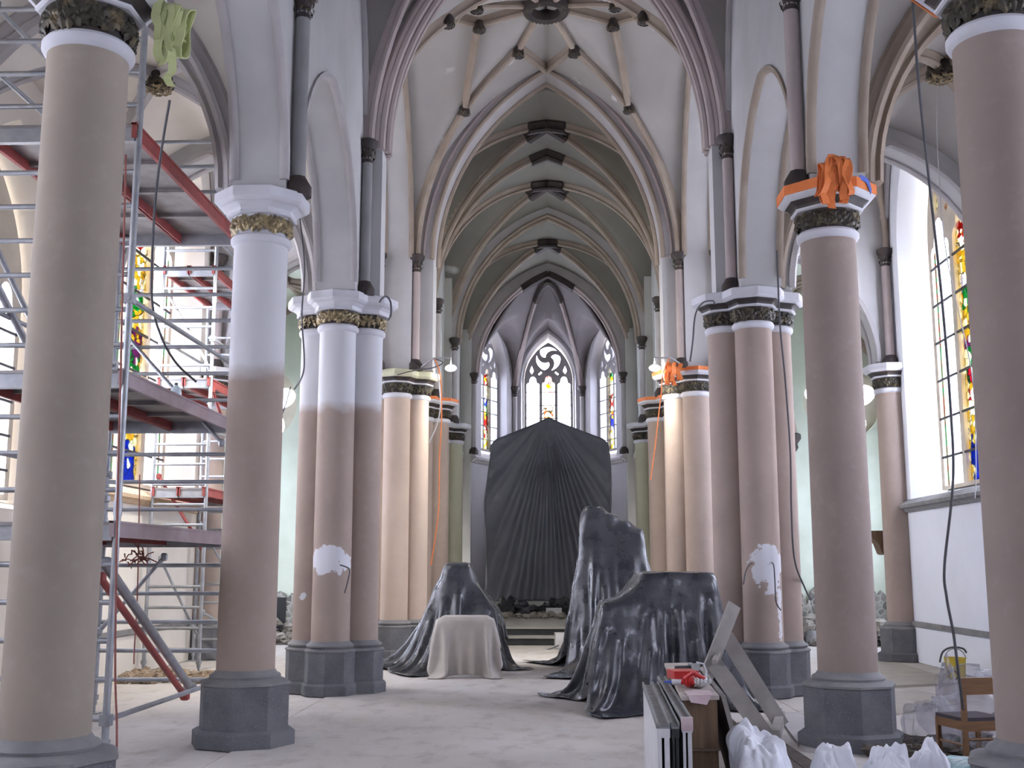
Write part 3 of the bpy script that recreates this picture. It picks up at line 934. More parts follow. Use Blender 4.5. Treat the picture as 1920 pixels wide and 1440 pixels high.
# ------------------------------------------------------------------ windows
def glass_mat(name, stops=None, border=None, cell=8., pale=(.20, .19, .12), wide=.34):
    m, t, b = newmat(name)
    tc = t.new('ShaderNodeTexCoord'); g = t.new('ShaderNodeSeparateXYZ'); t.link(tc.outputs['Generated'], g.inputs[0])
    u, v = g.outputs[0], g.outputs[2]
    du = t.math('ABSOLUTE', t.math('SUBTRACT', u, .5))
    vo = t.new('ShaderNodeTexVoronoi', i_Scale=cell); t.link(tc.outputs['Object'], vo.inputs['Vector'])
    ve = t.new('ShaderNodeTexVoronoi', i_Scale=cell, feature='DISTANCE_TO_EDGE'); t.link(tc.outputs['Object'], ve.inputs['Vector'])
    rc = t.new('ShaderNodeSeparateColor'); t.link(vo.outputs['Color'], rc.inputs[0])
    col = (.55, .58, .66)
    if stops:
        vv = t.math('ADD', v, t.math('MULTIPLY', t.math('SUBTRACT', rc.outputs[0], .5), .07))
        fig = t.ramp(vv, stops, 'CONSTANT')
        fig = t.mix(t.math('GREATER_THAN', rc.outputs[1], .72), fig, (.30, .30, .26))
        fig = t.mix(t.math('GREATER_THAN', rc.outputs[1], .95), fig, (.26, .17, .03))
        n = t.noise(tc.outputs['Object'], 2.3, 2)
        w = t.math('ADD', du, t.math('MULTIPLY', t.math('SUBTRACT', n, .5), .35))
        col = t.mix(t.math('GREATER_THAN', w, wide), fig, t.mix(rc.outputs[2], pale, (.35, .35, .33)))
    if border:
        bc = t.mix(rc.outputs[0], border[0], border[1])
        col = t.mix(t.math('GREATER_THAN', du, .45), col, bc)
    lead = t.math('LESS_THAN', ve.outputs['Distance'], .022 if stops else .0)
    col = t.mix(lead, col, (.004, .004, .004))
    tr = t.new('ShaderNodeBsdfTransparent'); t.link(col, tr.inputs[0]) if hasattr(col, 'is_linked') else None
    if not hasattr(col, 'is_linked'): tr.inputs[0].default_value = (*col, 1)
    gl = t.new('ShaderNodeBsdfGlossy', i_Roughness=.15); gl.inputs[0].default_value = (.8, .8, .8, 1)
    mx = t.new('ShaderNodeMixShader', i_0=.03); t.link(tr.outputs[0], mx.inputs[1]); t.link(gl.outputs[0], mx.inputs[2])
    t.link(mx.outputs[0], t.n['Material Output'].inputs[0])
    t.n.remove(b)
    return m


RED, BLU, GRN, YEL, WHT, PUR = (.16, .008, .008), (.012, .035, .20), (.01, .13, .045), (.24, .18, .04), (.42, .42, .40), (.10, .03, .10)
G = dict(
    clear=glass_mat('clear_glass'),
    side=glass_mat('clear_glass_with_border', None, ((.02, .14, .08), (.14, .03, .02)), 10),
    left_fig=glass_mat('stained_glass_blue_green_red_figure', [(0, YEL), (.10, (.3, .3, .12)), (.16, RED), (.42, GRN), (.55, BLU), (.62, WHT), (.80, RED), (.93, WHT)]),
    right_fig=glass_mat('stained_glass_red_robed_figure', [(0, YEL), (.10, (.3, .3, .12)), (.16, WHT), (.22, BLU), (.42, RED), (.62, (.1, .03, .02)), (.66, WHT), (.82, GRN), (.93, WHT)]),
    mid_fig=glass_mat('stained_glass_white_red_figure', [(0, (.3, .16, .1)), (.3, WHT), (.45, (.30, .10, .06)), (.52, (.08, .07, .04)), (.56, WHT), (.8, (.34, .2, .2))], pale=(.4, .38, .36)),
    tr_fig=glass_mat('stained_glass_many_figures', [(0, BLU), (.14, YEL), (.24, WHT), (.30, (.2, .02, .05)), (.36, GRN), (.44, PUR), (.52, YEL), (.60, GRN), (.66, (.25, .25, .3)), (.72, YEL), (.80, WHT), (.86, RED), (.95, YEL)], None, 7., (.24, .19, .05), .40),
    ring=glass_mat('bluish_clear_glass'),
    red=glass_mat('reddish_tracery_glass', [(0, (.12, .02, .02)), (.5, (.3, .15, .05))], None, 12),
    pale_green=glass_mat('pale_green_glass', None, ((.06, .10, .05), (.08, .12, .06)), 9),
)
M['tracery'] = pmat('window_tracery_stone', (.30, .28, .28), (.25, .24, .25), 3., bump=.1)
M['tracery_cream'] = pmat('cream_tracery_stone', (.58, .52, .43), (.50, .45, .37), 3., bump=.1)
M['iron'] = pmat('dark_iron_bar', (.035, .035, .04), rough=.5)
NWIN = [0]


def light_hole(xl, xr, sill, hz):
    w = xr-xl; c = (xl+xr)/2
    p = [(xl, sill), (xr, sill), (xr, hz-.25*w)]
    for a in (20, 60, 100): p.append((xr-.16*w+.16*w*math.cos(R(a)), hz-.25*w+.16*w*math.sin(R(a))))
    for k in range(0, 9): p.append((c+.27*w*math.cos(PI*k/8), hz+.08*w+.34*w*math.sin(PI*k/8)))
    for a in (80, 120, 160): p.append((xl+.16*w+.16*w*math.cos(R(a)), hz-.25*w+.16*w*math.sin(R(a))))
    p.append((xl, hz-.25*w))
    return p


def window(label, origin, outward, a, sill, sp, h, mats, bars, cream=False, rosette=True, bar_dz=.47, port=True):
    NWIN[0] += 1
    ow = Vector((*outward, 0)).normalized(); d = Vector((ow.y, -ow.x, 0))
    outer = [(-a-.02, sill-.02)]+[(x*(a+.02)/a, sp+z*1.01) for x, z in arch_pts(a, h, 16)]+[(a+.02, sill-.02)]
    outer = outer[::-1]
    e = .07*a/.86; ml = .10*a/.86; w = (2*a-2*e-2*ml)/3
    xs = [(-a+e+i*(w+ml), -a+e+i*(w+ml)+w) for i in range(3)]
    k = a/.86; kz = h/1.45 if rosette else k; kr = min(k, kz)
    lh = sp+.02*kz
    lights = [light_hole(xl, xr, sill+.05, lh+(.03*k if i == 1 else 0)) for i, (xl, xr) in enumerate(xs)]
    holes = list(lights)
    zc = sp+.86*kz; rr = .44*kr; bw = .23*kr
    ros = []
    if rosette:
        for q in range(3):
            t0, t1 = 2*PI*q/3+.45, 2*PI*(q+1)/3+.45
            sp_a = lambda r: 1.55*(1-r/rr)
            p = []
            dl = lambda r: bw*.5/r
            r_in = bw*.5/(PI/3)*1.12
            for st_ in range(13):
                t = t0+dl(rr)+(t1-t0-2*dl(rr))*st_/12; p.append((rr*math.cos(t), zc+rr*math.sin(t)))
            for st_ in range(1, 11):
                r = rr+(r_in-rr)*st_/10; t = t1-dl(r)+sp_a(r); p.append((r*math.cos(t), zc+r*math.sin(t)))
            for st_ in range(10, 0, -1):
                r = rr+(r_in-rr)*st_/10; t = t0+dl(r)+sp_a(r); p.append((r*math.cos(t), zc+r*math.sin(t)))
            ros.append(p)
        for sx in (-1, 1):
            c = (sx*.60*k, sp+.42*kz)
            ros.append([(c[0]+x*k, c[1]+z*kz) for x, z in ((0, -.12), (.07, -.02), (.055, .06), (0, .19), (-.055, .06), (-.07, -.02))])
            c = (sx*.30*k, sp+.33*kz); th = R(-40)*sx; cs, sn = math.cos(th), math.sin(th)
            ros.append([(c[0]+(x*cs-z*sn)*k, c[1]+(x*sn+z*cs)*kz) for x, z in ((-.075, -.036), (.075, -.036), (.075, .036), (-.075, .036))])
    holes += ros
    mb = MB(); mb.tri_plate(outer, holes, -.07, .07, lambda x, z, y: (x, y, z))
    o = obj('window_%d' % NWIN[0], mb, M['tracery_cream'] if cream else M['tracery'], local=True, smooth=35)
    o['kind'] = 'structure'; o['label'] = label
    o.location = origin; o.rotation_euler = (0, 0, math.atan2(d.y, d.x))

    def pane(name, poly, mat):
        m2 = MB(); n = len(poly); y = .0
        x0, x1 = min(p[0] for p in poly)-.015, max(p[0] for p in poly)+.015; z0, z1 = min(p[1] for p in poly)-.015, max(p[1] for p in poly)+.015
        m2.box((x0, y-.006, z0), (x1, y+.006, z1))
        return obj(name, m2, mat, o, local=True, smooth=0)
    for lp, mm in zip(lights, mats[:3]): pane('stained_glass_pane' if mm not in ('clear', 'side') else 'clear_glass_pane', lp, G[mm])
    if rosette:
        m2 = MB(); lo = sp+.22*kz
        pts = [(x, z) for x, z in outer if z > lo]
        xx = [p[0] for p in pts]
        m2.add([(x, -.006, z) for x, z in pts]+[(x, .006, z) for x, z in pts], [tuple(range(len(pts)))[::-1], tuple(range(len(pts), 2*len(pts)))]+[(i, (i+1) % len(pts), (i+1) % len(pts)+len(pts), i+len(pts)) for i in range(len(pts))])
        obj('tracery_glass', m2, G[mats[3]], o, local=True, smooth=0)
    z = sill+bar_dz*.8; m2 = MB(); n = 0
    for (xl, xr) in xs:
        z = sill+bar_dz*.8
        while z < lh-.1:
            m2 = MB(); m2.box((xl-.03, -.09, z-.014*k**.5), (xr+.03, -.06, z+.014*k**.5)); obj('glazing_bar', m2, M['iron'], o, local=True, smooth=0); z += bar_dz
    if port:
        c = Vector(origin)+Vector((0, 0, (sill+sp+h)/2))+ow*.12
        portal(c, (R(90), 0, math.atan2(d.y, d.x)+PI), 2*a, sp+h-sill)
    return o


for i, (lb, fig) in enumerate((('apse window left of the draped altar, blue and red figure in its middle light', 'left_fig'), ('central apse window behind the peak of the draped altar', 'mid_fig'), ('apse window right of the draped altar, red robed figure in its middle light', 'right_fig'))):
    p, q = Vector(AV[i]), Vector(AV[i+1]); d = (q-p).normalized(); ow = Vector((-d.y, d.x))
    if ow.y < 0: ow = -ow
    c = (p+q)/2+ow*.36
    window(lb, (c.x, c.y, 0), ow, .86 if i == 1 else .80, 5.72, 8.35, 1.45, ('clear', fig, 'clear', 'ring'), 0)
for sg, x, nm in ((-1, XL, 'left'), (1, XR, 'right')):
    window('tall stained glass window of the %s transept wall' % nm, (x+sg*.5, 19.6, 0), (sg, 0), 1.76, 3.2, 7.85, 2.42, ('side', 'tr_fig', 'side', 'red') if sg > 0 else ('side', 'tr_fig', 'side', 'red'), 0, cream=True, bar_dz=.72)
    for y in (4.8, 9.4, 13.9):
        window('%s aisle window on the %s, counted towards the transept' % ({4.8: 'first', 9.4: 'second', 13.9: 'third'}[y], nm), (x+sg*.5, y, 0), (sg, 0), 1.26, 2.68, 5.3, 2.02, ('clear', 'tr_fig', 'clear', 'red'), 0, cream=True, rosette=False)
    # round chapel window with four lobes
    NWIN[0] += 1
    r = .97
    circ = [(r*math.cos(2*PI*k/40), r*math.sin(2*PI*k/40)) for k in range(40)]
    holes = []
    for q in range(5):
        t = PI/2+2*PI*q/5; cx, cz = .54*math.cos(t), .54*math.sin(t)
        holes.append([(cx+(.35*math.cos(s)*math.cos(t)-.255*math.sin(s)*math.sin(t)), cz+(.35*math.cos(s)*math.sin(t)+.255*math.sin(s)*math.cos(t))) for s in [2*PI*k/18 for k in range(18)]])
    holes.append([(.13*math.cos(2*PI*k/14), .13*math.sin(2*PI*k/14)) for k in range(14)])
    mb = MB(); mb.tri_plate(circ, holes, -.08, .08, lambda u, v, w_: (u, w_, v))
    o = obj('window_%d' % NWIN[0], mb, M['tracery_cream'], local=True, smooth=35); o['kind'] = 'structure'; o['label'] = 'round %s chapel window with lobed tracery' % nm
    o.location = (sg*7.15, YC+.3, 5.75)
    mb = MB(); mb.lathe((0, 0, 0), [(.95, -.006), (.95, .006)], 32)
    pn = obj('pale_glass_pane', mb, G['pale_green'], o, local=True, smooth=0); pn.rotation_euler = (R(90), 0, 0)
    portal((sg*7.15, YC+.45, 5.75), (R(90), 0, PI), 1.9, 1.9)
for sg, nm in ((-1, 'left'), (1, 'right')):
    for y in (29.1,):
        window('unseen pointed window added high in the %s chancel wall for light' % nm, (sg*3.3, y, 0), (sg, 0), .96, 6.08, 8.2, 1.82, ('clear', 'clear', 'clear', 'ring'), 0, rosette=False)  # out of view, added to brighten the chancel
    window('unseen pointed side window added to light the %s chapel' % nm, (sg*8.8, 25.15, 0), (sg, 0), 1.12, 1.38, 5.0, 1.92, ('clear', 'clear', 'clear', 'ring'), 0, rosette=False)  # out of view, added so daylight reaches the chapels
window('unseen west window added to light the nave', (0, -8.4, 0), (0, -1), 1.26, 3.78, 7.6, 2.22, ('clear', 'clear', 'clear', 'ring'), 0)  # behind the camera, added for more light in the nave


# ------------------------------------------------------------------ draped sheets (small cloth solver)
def drape(cx, cy, w, d, z, boxes, n=56, steps=190, iters=7, rot=0., floor_z=0., seed=1, fr=.55, wr=.012, crump=.02, loose=1.045):
    """a w x d sheet let fall from height z over upright boxes (x, y, hx, hy, rz, top); returns an MB grid"""
    rng = np.random.default_rng(seed)
    nx = n; ny = max(8, int(round(n*d/w))); s = w/(nx-1); sy = d/(ny-1)
    gx, gy = np.meshgrid(np.linspace(-w/2, w/2, nx), np.linspace(-d/2, d/2, ny))
    c, sn = math.cos(rot), math.sin(rot)
    P = np.stack([cx+gx*c-gy*sn, cy+gx*sn+gy*c, np.full_like(gx, z)], -1)
    P[..., 2] += rng.normal(0, wr, gx.shape); P[..., :2] += rng.normal(0, wr*.6, gx.shape+(2,))
    V = np.zeros_like(P); dt = 1/45.
    cons = []
    for dy, dx, L, k in ((0, 1, s, 1.), (1, 0, sy, 1.), (1, 1, math.hypot(s, sy), .5), (1, -1, math.hypot(s, sy), .5), (0, 2, 2*s, .07), (2, 0, 2*sy, .07)):
        for par in (0, 1):
            st = max(dx if dx > 0 else -dx, dy) if (dx == 0 or dy == 0) else 1
            cons.append((dy, dx, L*loose, k, par))

    def views(Q, dy, dx, par):
        if dx >= 0:
            A = Q[:Q.shape[0]-dy, :Q.shape[1]-dx]; B = Q[dy:, dx:]
        else:
            A = Q[:Q.shape[0]-dy, -dx:]; B = Q[dy:, :dx]
        if dy == 0:
            q = dx; idx = (np.arange(A.shape[1])//q) % 2 == par; return A, B, (slice(None), idx)
        q = dy; idx = (np.arange(A.shape[0])//q) % 2 == par; return A, B, (idx, slice(None))

    def collide(Q, old):
        for (bx, by, hx, hy, rz, top) in boxes:
            cr, sr = math.cos(-rz), math.sin(-rz); m = .018
            lx = (Q[..., 0]-bx)*cr-(Q[..., 1]-by)*sr; ly = (Q[..., 0]-bx)*sr+(Q[..., 1]-by)*cr
            px = hx+m-np.abs(lx); py = hy+m-np.abs(ly); pz = top+m-Q[..., 2]
            ins = (px > 0) & (py > 0) & (pz > 0)
            if not ins.any(): continue
            up = ins & (pz <= np.minimum(px, py)+.05)
            sx_ = ins & ~up & (px <= py); sy_ = ins & ~up & (px > py)
            Q[..., 2] = np.where(up, top+m, Q[..., 2])
            lx = np.where(sx_, np.sign(lx)*(hx+m), lx); ly = np.where(sy_, np.sign(ly)*(hy+m), ly)
            nxp = bx+lx*cr+ly*sr; nyp = by-lx*sr+ly*cr
            mv = sx_ | sy_
            Q[..., 0] = np.where(mv, nxp, Q[..., 0]); Q[..., 1] = np.where(mv, nyp, Q[..., 1])
            t = ins[..., None]
            Q[...] = np.where(t, Q+(old-Q)*np.array([.93, .93, 0.])*up[..., None]+(old-Q)*np.array([.3, .3, .3])*mv[..., None], Q)
        fl = Q[..., 2] < floor_z+.012
        Q[..., 2] = np.where(fl, floor_z+.012, Q[..., 2])
        Q[..., :2] = np.where(fl[..., None], old[..., :2]+(Q[..., :2]-old[..., :2])*.25, Q[..., :2])

    for it in range(steps):
        old = P.copy()
        V[..., 2] -= 9.8*dt
        sp = np.linalg.norm(V, axis=-1, keepdims=True); V *= np.minimum(1, 3.5/np.maximum(sp, 1e-6))
        P = P+V*dt
        for _ in range(iters):
            for dy, dx, L, k, par in cons:
                A, B, ix = views(P, dy, dx, par)
                a = A[ix]; b = B[ix]; dl = b-a; ln = np.linalg.norm(dl, axis=-1, keepdims=True)
                if k < .2: f = np.where(ln < L, (ln-L)/np.maximum(ln, 1e-6)*.5*k, 0)
                else: f = (ln-L)/np.maximum(ln, 1e-6)*.5*k
                A[ix] = a+dl*f; B[ix] = B[ix]-dl*f
            collide(P, old)
        V = (P-old)/dt*.975
    if crump:
        N = np.cross(np.gradient(P, axis=1), np.gradient(P, axis=0)); N /= np.maximum(np.linalg.norm(N, axis=-1, keepdims=True), 1e-9)
        amp = np.zeros(P.shape[:2])
        for a in range(ny):
            for b in range(nx):
                q = Vector((b*s*1.7+seed, a*sy*1.7, seed)); q2 = q*2.3
                r1 = 1-2.4*abs(mnoise.noise(q)); r2 = 1-2.4*abs(mnoise.noise(q2))
                amp[a, b] = crump*(r1*1.0+r2*.5)
        P = P+N*amp[..., None]; P[..., 2] = np.maximum(P[..., 2], floor_z+.008)
    mb = MB()
    mb.add(P.reshape(-1, 3).tolist(), [(j*nx+i, j*nx+i+1, (j+1)*nx+i+1, (j+1)*nx+i) for j in range(ny-1) for i in range(nx-1)])
    return mb


def plastic(name, c1, c2, rough=.36, spec=.5, wr=.35, scale=3.):
    m, t, b = newmat(name); b.inputs['Roughness'].default_value = rough; b.inputs['Specular IOR Level'].default_value = spec
    tc = t.new('ShaderNodeTexCoord'); v = tc.outputs['Object']
    n = t.noise(v, scale, 6); n2 = t.noise(v, 5.5, 3, .5)
    t.link(t.mix(t.ramp(n, [(.35, (0, 0, 0)), (.68, (1, 1, 1))]), c1, c2), b.inputs['Base Color'])
    t.link(t.ramp(n2, [(.3, (rough-.1,)*3), (.7, (rough+.18,)*3)]), b.inputs['Roughness'])
    bp = t.new('ShaderNodeBump', i_Strength=wr, i_Distance=.03); t.link(n2, bp.inputs['Height']); t.link(bp.outputs[0], b.inputs['Normal'])
    return m


M['tarp'] = plastic('black_plastic_sheet', (.026, .028, .036), (.055, .057, .068), .27, .7, .35)
M['tarp_altar'] = plastic('dark_grey_plastic_sheet', (.10, .104, .135), (.14, .145, .18), .40, .5, .3, .7)
M['tarp_pale'] = plastic('dusty_beige_sheet', (.50, .46, .42), (.42, .39, .36), .6, .3, .2)


def sheet(name, mb, mat, label, cat, sub=1):
    o = obj(name, mb, mat, smooth=80)
    md = o.modifiers.new('smooth', 'SUBSURF'); md.levels = sub; md.render_levels = sub
    md = o.modifiers.new('thickness', 'SOLIDIFY'); md.thickness = .004
    return tag(o, label, cat)


def at(u, v, d):
    """point of the photo's pixel (u, v) lying at distance d along the nave"""
    r = _fw+_rt*((u-960)/FPX)+_up*((720-v)/FPX)
    return Vector((CAMX, 0, CAMZ))+r*(d/r.y)


# table under the pale sheet and the furniture hidden under the black sheets
sheet('dust_sheet', drape(-1.38, 18.85, 1.75, 2.05, .99, [(-1.38, 18.95, .46, .34, .05, .90), (-1.38, 18.9, .36, .26, .05, .95)], 46, 150, seed=3, rot=.06, crump=.004, loose=1.01), M['tarp_pale'], 'pale dusty beige sheet draped over a small low table in front of the black heap', 'dust sheet')
sheet('tarpaulin', drape(-1.80, 20.40, 3.2, 3.1, 1.9, [(-1.62, 20.35, .24, .22, 0, 1.80), (-1.62, 20.45, .42, .35, 0, 1.35), (-1.55, 20.5, .62, .5, 0, 1.0)], 68, 190, seed=5, rot=.5), M['tarp'], 'black plastic tarpaulin over a peaked heap behind the pale sheeted table', 'tarpaulin')
sheet('tarpaulin', drape(1.08, 20.2, 3.0, 5.0, 2.95, [(.77, 20.2, .19, .26, 0, 2.79), (1.07, 20.22, .12, .26, 0, 2.66), (1.29, 20.22, .12, .26, 0, 2.54), (1.52, 20.22, .14, .26, 0, 2.40), (1.12, 20.2, .54, .28, 0, 2.3)], 62, 230, seed=7, rot=.12), M['tarp'], 'black plastic tarpaulin over the tallest narrow shape right of the altar', 'tarpaulin')
sheet('tarpaulin', drape(1.42, 15.15, 3.3, 3.5, 1.8, [(1.66, 15.2, .47, .62, 0, 1.66), (1.3, 15.1, .62, .6, 0, 1.28), (1.0, 14.9, .38, .5, 0, .72), (3.0, 16.53, .78, .78, 0, 5.)], 74, 200, seed=9, rot=.25), M['tarp'], 'black plastic tarpaulin over the broad low mass beside the right clustered pier', 'tarpaulin')

# the altar under its sheet: pleats run down from the peak
def altar_sheet():
    mb = MB(); Y0 = 35.0; zb = .76; zp = 6.42
    us = [-1.42+2.84*i/180 for i in range(181)]; rows = 64
    rng = random.Random(2)
    fl = [(-.62, .05, .10), (-.40, .035, .12), (-.27, .03, .16), (-.17, .022, .15), (-.09, .022, .16), (-.02, .022, .12), (.045, .02, .17), (.11, .022, .20), (.20, .025, .22), (.30, .03, .22), (.42, .035, .20), (.56, .04, .14), (.74, .06, .10), (-.85, .06, .08)]
    V = []
    def top(x): return zp-.74*min(1, abs(x)/1.78)**.92-(.30*max(0, (abs(x)-1.6)/.3)**2 if abs(x) > 1.6 else 0)
    for j in range(rows+1):
        t = j/rows
        for u in us:
            a = abs(u); sg = 1 if u > 0 else -1
            hw = 1.80+.14*math.sin(min(1, t*1.6)*PI/2)+.05*math.sin(7*t+sg)
            if a <= 1: x = u*hw; yb = 0
            else:
                k = (a-1)/.42; x = sg*(hw+.10*math.sin(k*PI/2)); yb = 1.25*k**1.2
            zt = top(x*1.78/hw) if a <= 1 else top(1.78)-.25*(a-1)
            z = zt+(zb-zt)*t
            r = math.hypot(x, zp+.1-z); ph = math.atan2(x, max(.05, zp+.15-z))
            f = 0
            for p, w, am in fl:
                q = (ph-p)/w; f += am*math.exp(-q*q)*min(1, r/1.6)*(1+.12*r)
            f += .05*math.sin(x*5.1+z*.8)*min(1, t*1.5)+.10*(mnoise.noise((x*.9, z*.5, 3.1)))*min(1, 2*t)
            f += .035*mnoise.noise((x*3.1, z*1.4, 9.))
            if a > 1: f *= max(0, 1-(a-1)*2.2); yb += .10*math.sin(z*4+u*9)*min(1, t*3)
            flare = .55*t**2.2
            V.append((x+.03*mnoise.noise((z*1.7, u*4, 1.))*t, Y0-f*.55-flare+yb+.35*(1-t)*.0, z))
    n = len(us)
    mb.add(V, [(j*n+i, j*n+i+1, (j+1)*n+i+1, (j+1)*n+i) for j in range(rows) for i in range(n-1)])
    # back of the sheet over the top
    B = []
    for j in range(9):
        for u in us:
            x = max(-1.9, min(1.9, u*1.8)); yb = 0 if abs(u) <= 1 else 1.25*((abs(u)-1)/.42)**1.2
            B.append((x if abs(u) <= 1 else math.copysign(1.80+.1*math.sin((abs(u)-1)/.42*PI/2), u), Y0+yb+(1.3-yb)*j/8, (top(x) if abs(u) <= 1 else top(1.78)-.25*(abs(u)-1))-.25*(j/8)**1.5))
    mb.add(B, [(j*n+i, j*n+i+1, (j+1)*n+i+1, (j+1)*n+i) for j in range(8) for i in range(n-1)])
    return mb


sheet('tarpaulin', altar_sheet(), M['tarp_altar'], 'huge dark plastic tarpaulin rising to a peak over the high altar in the apse', 'tarpaulin', 0)

# ------------------------------------------------------------------ scaffold towers
RS, SR = .026, .033


def scaffold(label, x0, x1, ya, yb, ztop, decks, guards, braces, rung0=.40, dz=.345, seed=1, rung_skip=()):
    t = thing('scaffold_tower', label, 'scaffold', ((x0+x1)/2, (ya+yb)/2, 0), 0, 'rolling scaffold towers')
    for y in (ya, yb):
        for x in (x0, x1):
            mb = MB(); mb.tube([(x, y, .10), (x, y, ztop)], SR, 12)
            for z in (2.3, 4.35, 6.4): mb.tube([(x, y, z-.07), (x, y, z+.07)], SR+.007, 12)
            s = obj('standard', mb, M['steel'], t)
            mb = MB(); mb.tube([(x, y, 0), (x, y, .35)], SR*.62, 10); mb.box((x-.075, y-.075, -.012), (x+.075, y+.075, .012)); mb.tube([(x, y, .16), (x, y, .22)], SR*1.5, 10)
            obj('screw_jack', mb, M['steel'], s)
        k = 0; z = rung0
        while z < ztop:
            mb = MB(); mb.tube([(x0, y, z), (x1, y, z)], RS, 10); obj('rung', mb, M['steel'], t)
            z += dz; k += 1
    for z, fr in decks:
        n = 2; w = (x1-x0-.04)/n
        for i in range(n):
            xa = x0+.02+i*w+.01; xb = xa+w-.02
            mb = MB(); mb.box((xa, ya-.05, z-.03), (xb, yb+.05, z))
            for q in range(3):
                yy = ya+(yb-ya)*(q+1)/4; mb.box((xa, yy-.03, z-.075), (xb, yy+.03, z-.03))
            d = obj('deck_panel', mb, M['deck_under'], t, smooth=0)
            for xx in (xa, xb):
                mb = MB(); mb.box((xx-.02, ya-.06, z-.14), (xx+.02, yb+.06, z+.005)); mb.box((xx-.03, ya-.06, z-.01), (xx+.03, yb+.06, z+.012))
                outer = abs(xx-x1) < .1
                obj('deck_beam', mb, M['deck_edge'] if (outer and fr) else M['red_steel'], d, smooth=0)
            for yy in (ya, yb):
                mb = MB(); mb.box((xa, yy-.035, z-.17), (xb, yy+.035, z-.02)); obj('deck_hook', mb, M['steel'], d, smooth=0)
    for x, z in guards:
        mb = MB(); mb.tube([(x, ya-.05, z), (x, yb+.05, z)], RS, 10)
        for yy in (ya, yb): mb.box((x-.05, yy-.04, z-.05), (x+.05, yy+.04, z+.05))
        obj('guard_rail', mb, M['steel'], t)
    for p, q, r, m in braces:
        mb = MB(); mb.tube([p, q], r, 10)
        for e in (p, q): mb.lathe((e[0], e[1], e[2]-.05), [(r*1.0, 0), (r*1.7, .02), (r*1.7, .08), (r, .1)], 8)
        obj('brace', mb, M[m], t)
    return t


XA, XB, YA, YB = -5.55, -4.0, 10.4, 14.0
scaffold('large steel scaffold tower between the two nearest left columns, with decks and diagonal braces', XA, XB, YA, YB, 7.45,
         ((2.17, 1), (3.60, 1), (6.05, 0)),
         ((XB, 4.30), (XA, 4.30), (XA, 7.35), (XB, 7.35), (XA, 6.7), (XB, .39), (XA, 2.9)),
         (((-4.12, 10.45, 1.80), (-4.30, 13.75, .34), .048, 'steel'), ((-4.17, 10.5, 1.66), (-4.34, 13.7, .24), .036, 'red_steel'),
          ((-5.5, 13.9, .98), (-4.74, 13.9, 1.88), .026, 'steel'), ((-5.58, 10.5, 5.2), (-5.6, 13.9, 3.0), .03, 'steel'), ((-5.52, 10.5, 4.75), (-5.52, 13.9, 2.6), .04, 'steel'),
          ((-4.1, 13.95, 3.3), (-5.4, 13.95, 4.7), .024, 'steel')))
scaffold('further scaffold tower with red beamed decks, standing by the left transept window', -6.78, -5.85, 19.1, 21.75, 7.6,
         ((3.1, 0), (5.0, 0), (7.0, 0)), ((-5.85, 5.7), (-6.78, 5.7), (-5.85, 7.5), (-5.85, 4.1)),
         (((-5.85, 19.2, 4.8), (-5.85, 21.6, 3.3), .03, 'red_steel'), ((-6.75, 19.15, 6.6), (-5.9, 19.15, 5.2), .024, 'steel'), ((-6.75, 21.7, 2.6), (-5.9, 21.7, 1.2), .024, 'steel'),
          ((-6.7, 19.15, 3.3), (-5.9, 19.15, 2.1), .028, 'red_steel'), ((-5.85, 19.2, 1.0), (-5.85, 21.6, .5), .026, 'steel'), ((-5.9, 19.15, .6), (-6.6, 19.15, 1.9), .024, 'steel')))
# bottle, red bag and twine left on the scaffold
t = thing('water_bottle', 'clear plastic water bottle standing on the middle scaffold deck', 'bottle', (-4.22, 12.5, 3.60))
M['bottle'] = plastic('clear_bluish_plastic', (.55, .66, .70), (.62, .72, .76), .15, .5, .02)
mb = MB(); mb.lathe((0, 0, 0), [(.055, 0), (.062, .015), (.062, .13), (.055, .155), (.024, .19), (.017, .195), (.017, .205)], 16); obj('bottle_body', mb, M['bottle'], t, local=True)
mb = MB(); mb.lathe((0, 0, .20), [(.019, 0), (.019, .025)], 12); obj('cap', mb, M['cable'], t, local=True)
mb = MB(); mb.lathe((-4.25, 13.35, 3.60), [(.14, 0), (.16, .05), (.13, .11), (.05, .15)], 14); tag(obj('work_bag', mb, M['red_steel']), 'small red bag lying on the middle scaffold deck behind the bottle', 'bag')
rng = random.Random(4); mb = MB()
for i in range(26):
    a = rng.uniform(0, 2*PI); b = rng.uniform(-.6, .9); L = rng.uniform(.06, .2)
    p = Vector((-5.12+rng.uniform(-.14, .14), 13.95, 1.83+rng.uniform(-.02, .08)))
    q = p+Vector((math.cos(a)*L, math.sin(a)*L*.4, b*L)); mb.tube([p, (p+q)/2+Vector((0, 0, .03)), q], .008, 5)
tag(obj('twine_tangle', mb, M['rope_red']), 'tangle of red twine knotted to a low scaffold rung', 'twine')


def cable(label, pts, r, mat='cable', cat='cable', name='hanging_cable', n=10):
    pts = [Vector(p) for p in pts]; out = []
    for i in range(len(pts)-1):
        p0, p1, p2, p3 = pts[max(0, i-1)], pts[i], pts[i+1], pts[min(len(pts)-1, i+2)]
        for k in range(n):
            t = k/n
            out.append(.5*((2*p1)+(p2-p0)*t+(2*p0-5*p1+4*p2-p3)*t*t+(3*p1-p0-3*p2+p3)*t**3))
    out.append(pts[-1])
    mb = MB(); mb.tube(out, r, 7)
    return tag(obj(name, mb, M[mat]), label, cat)


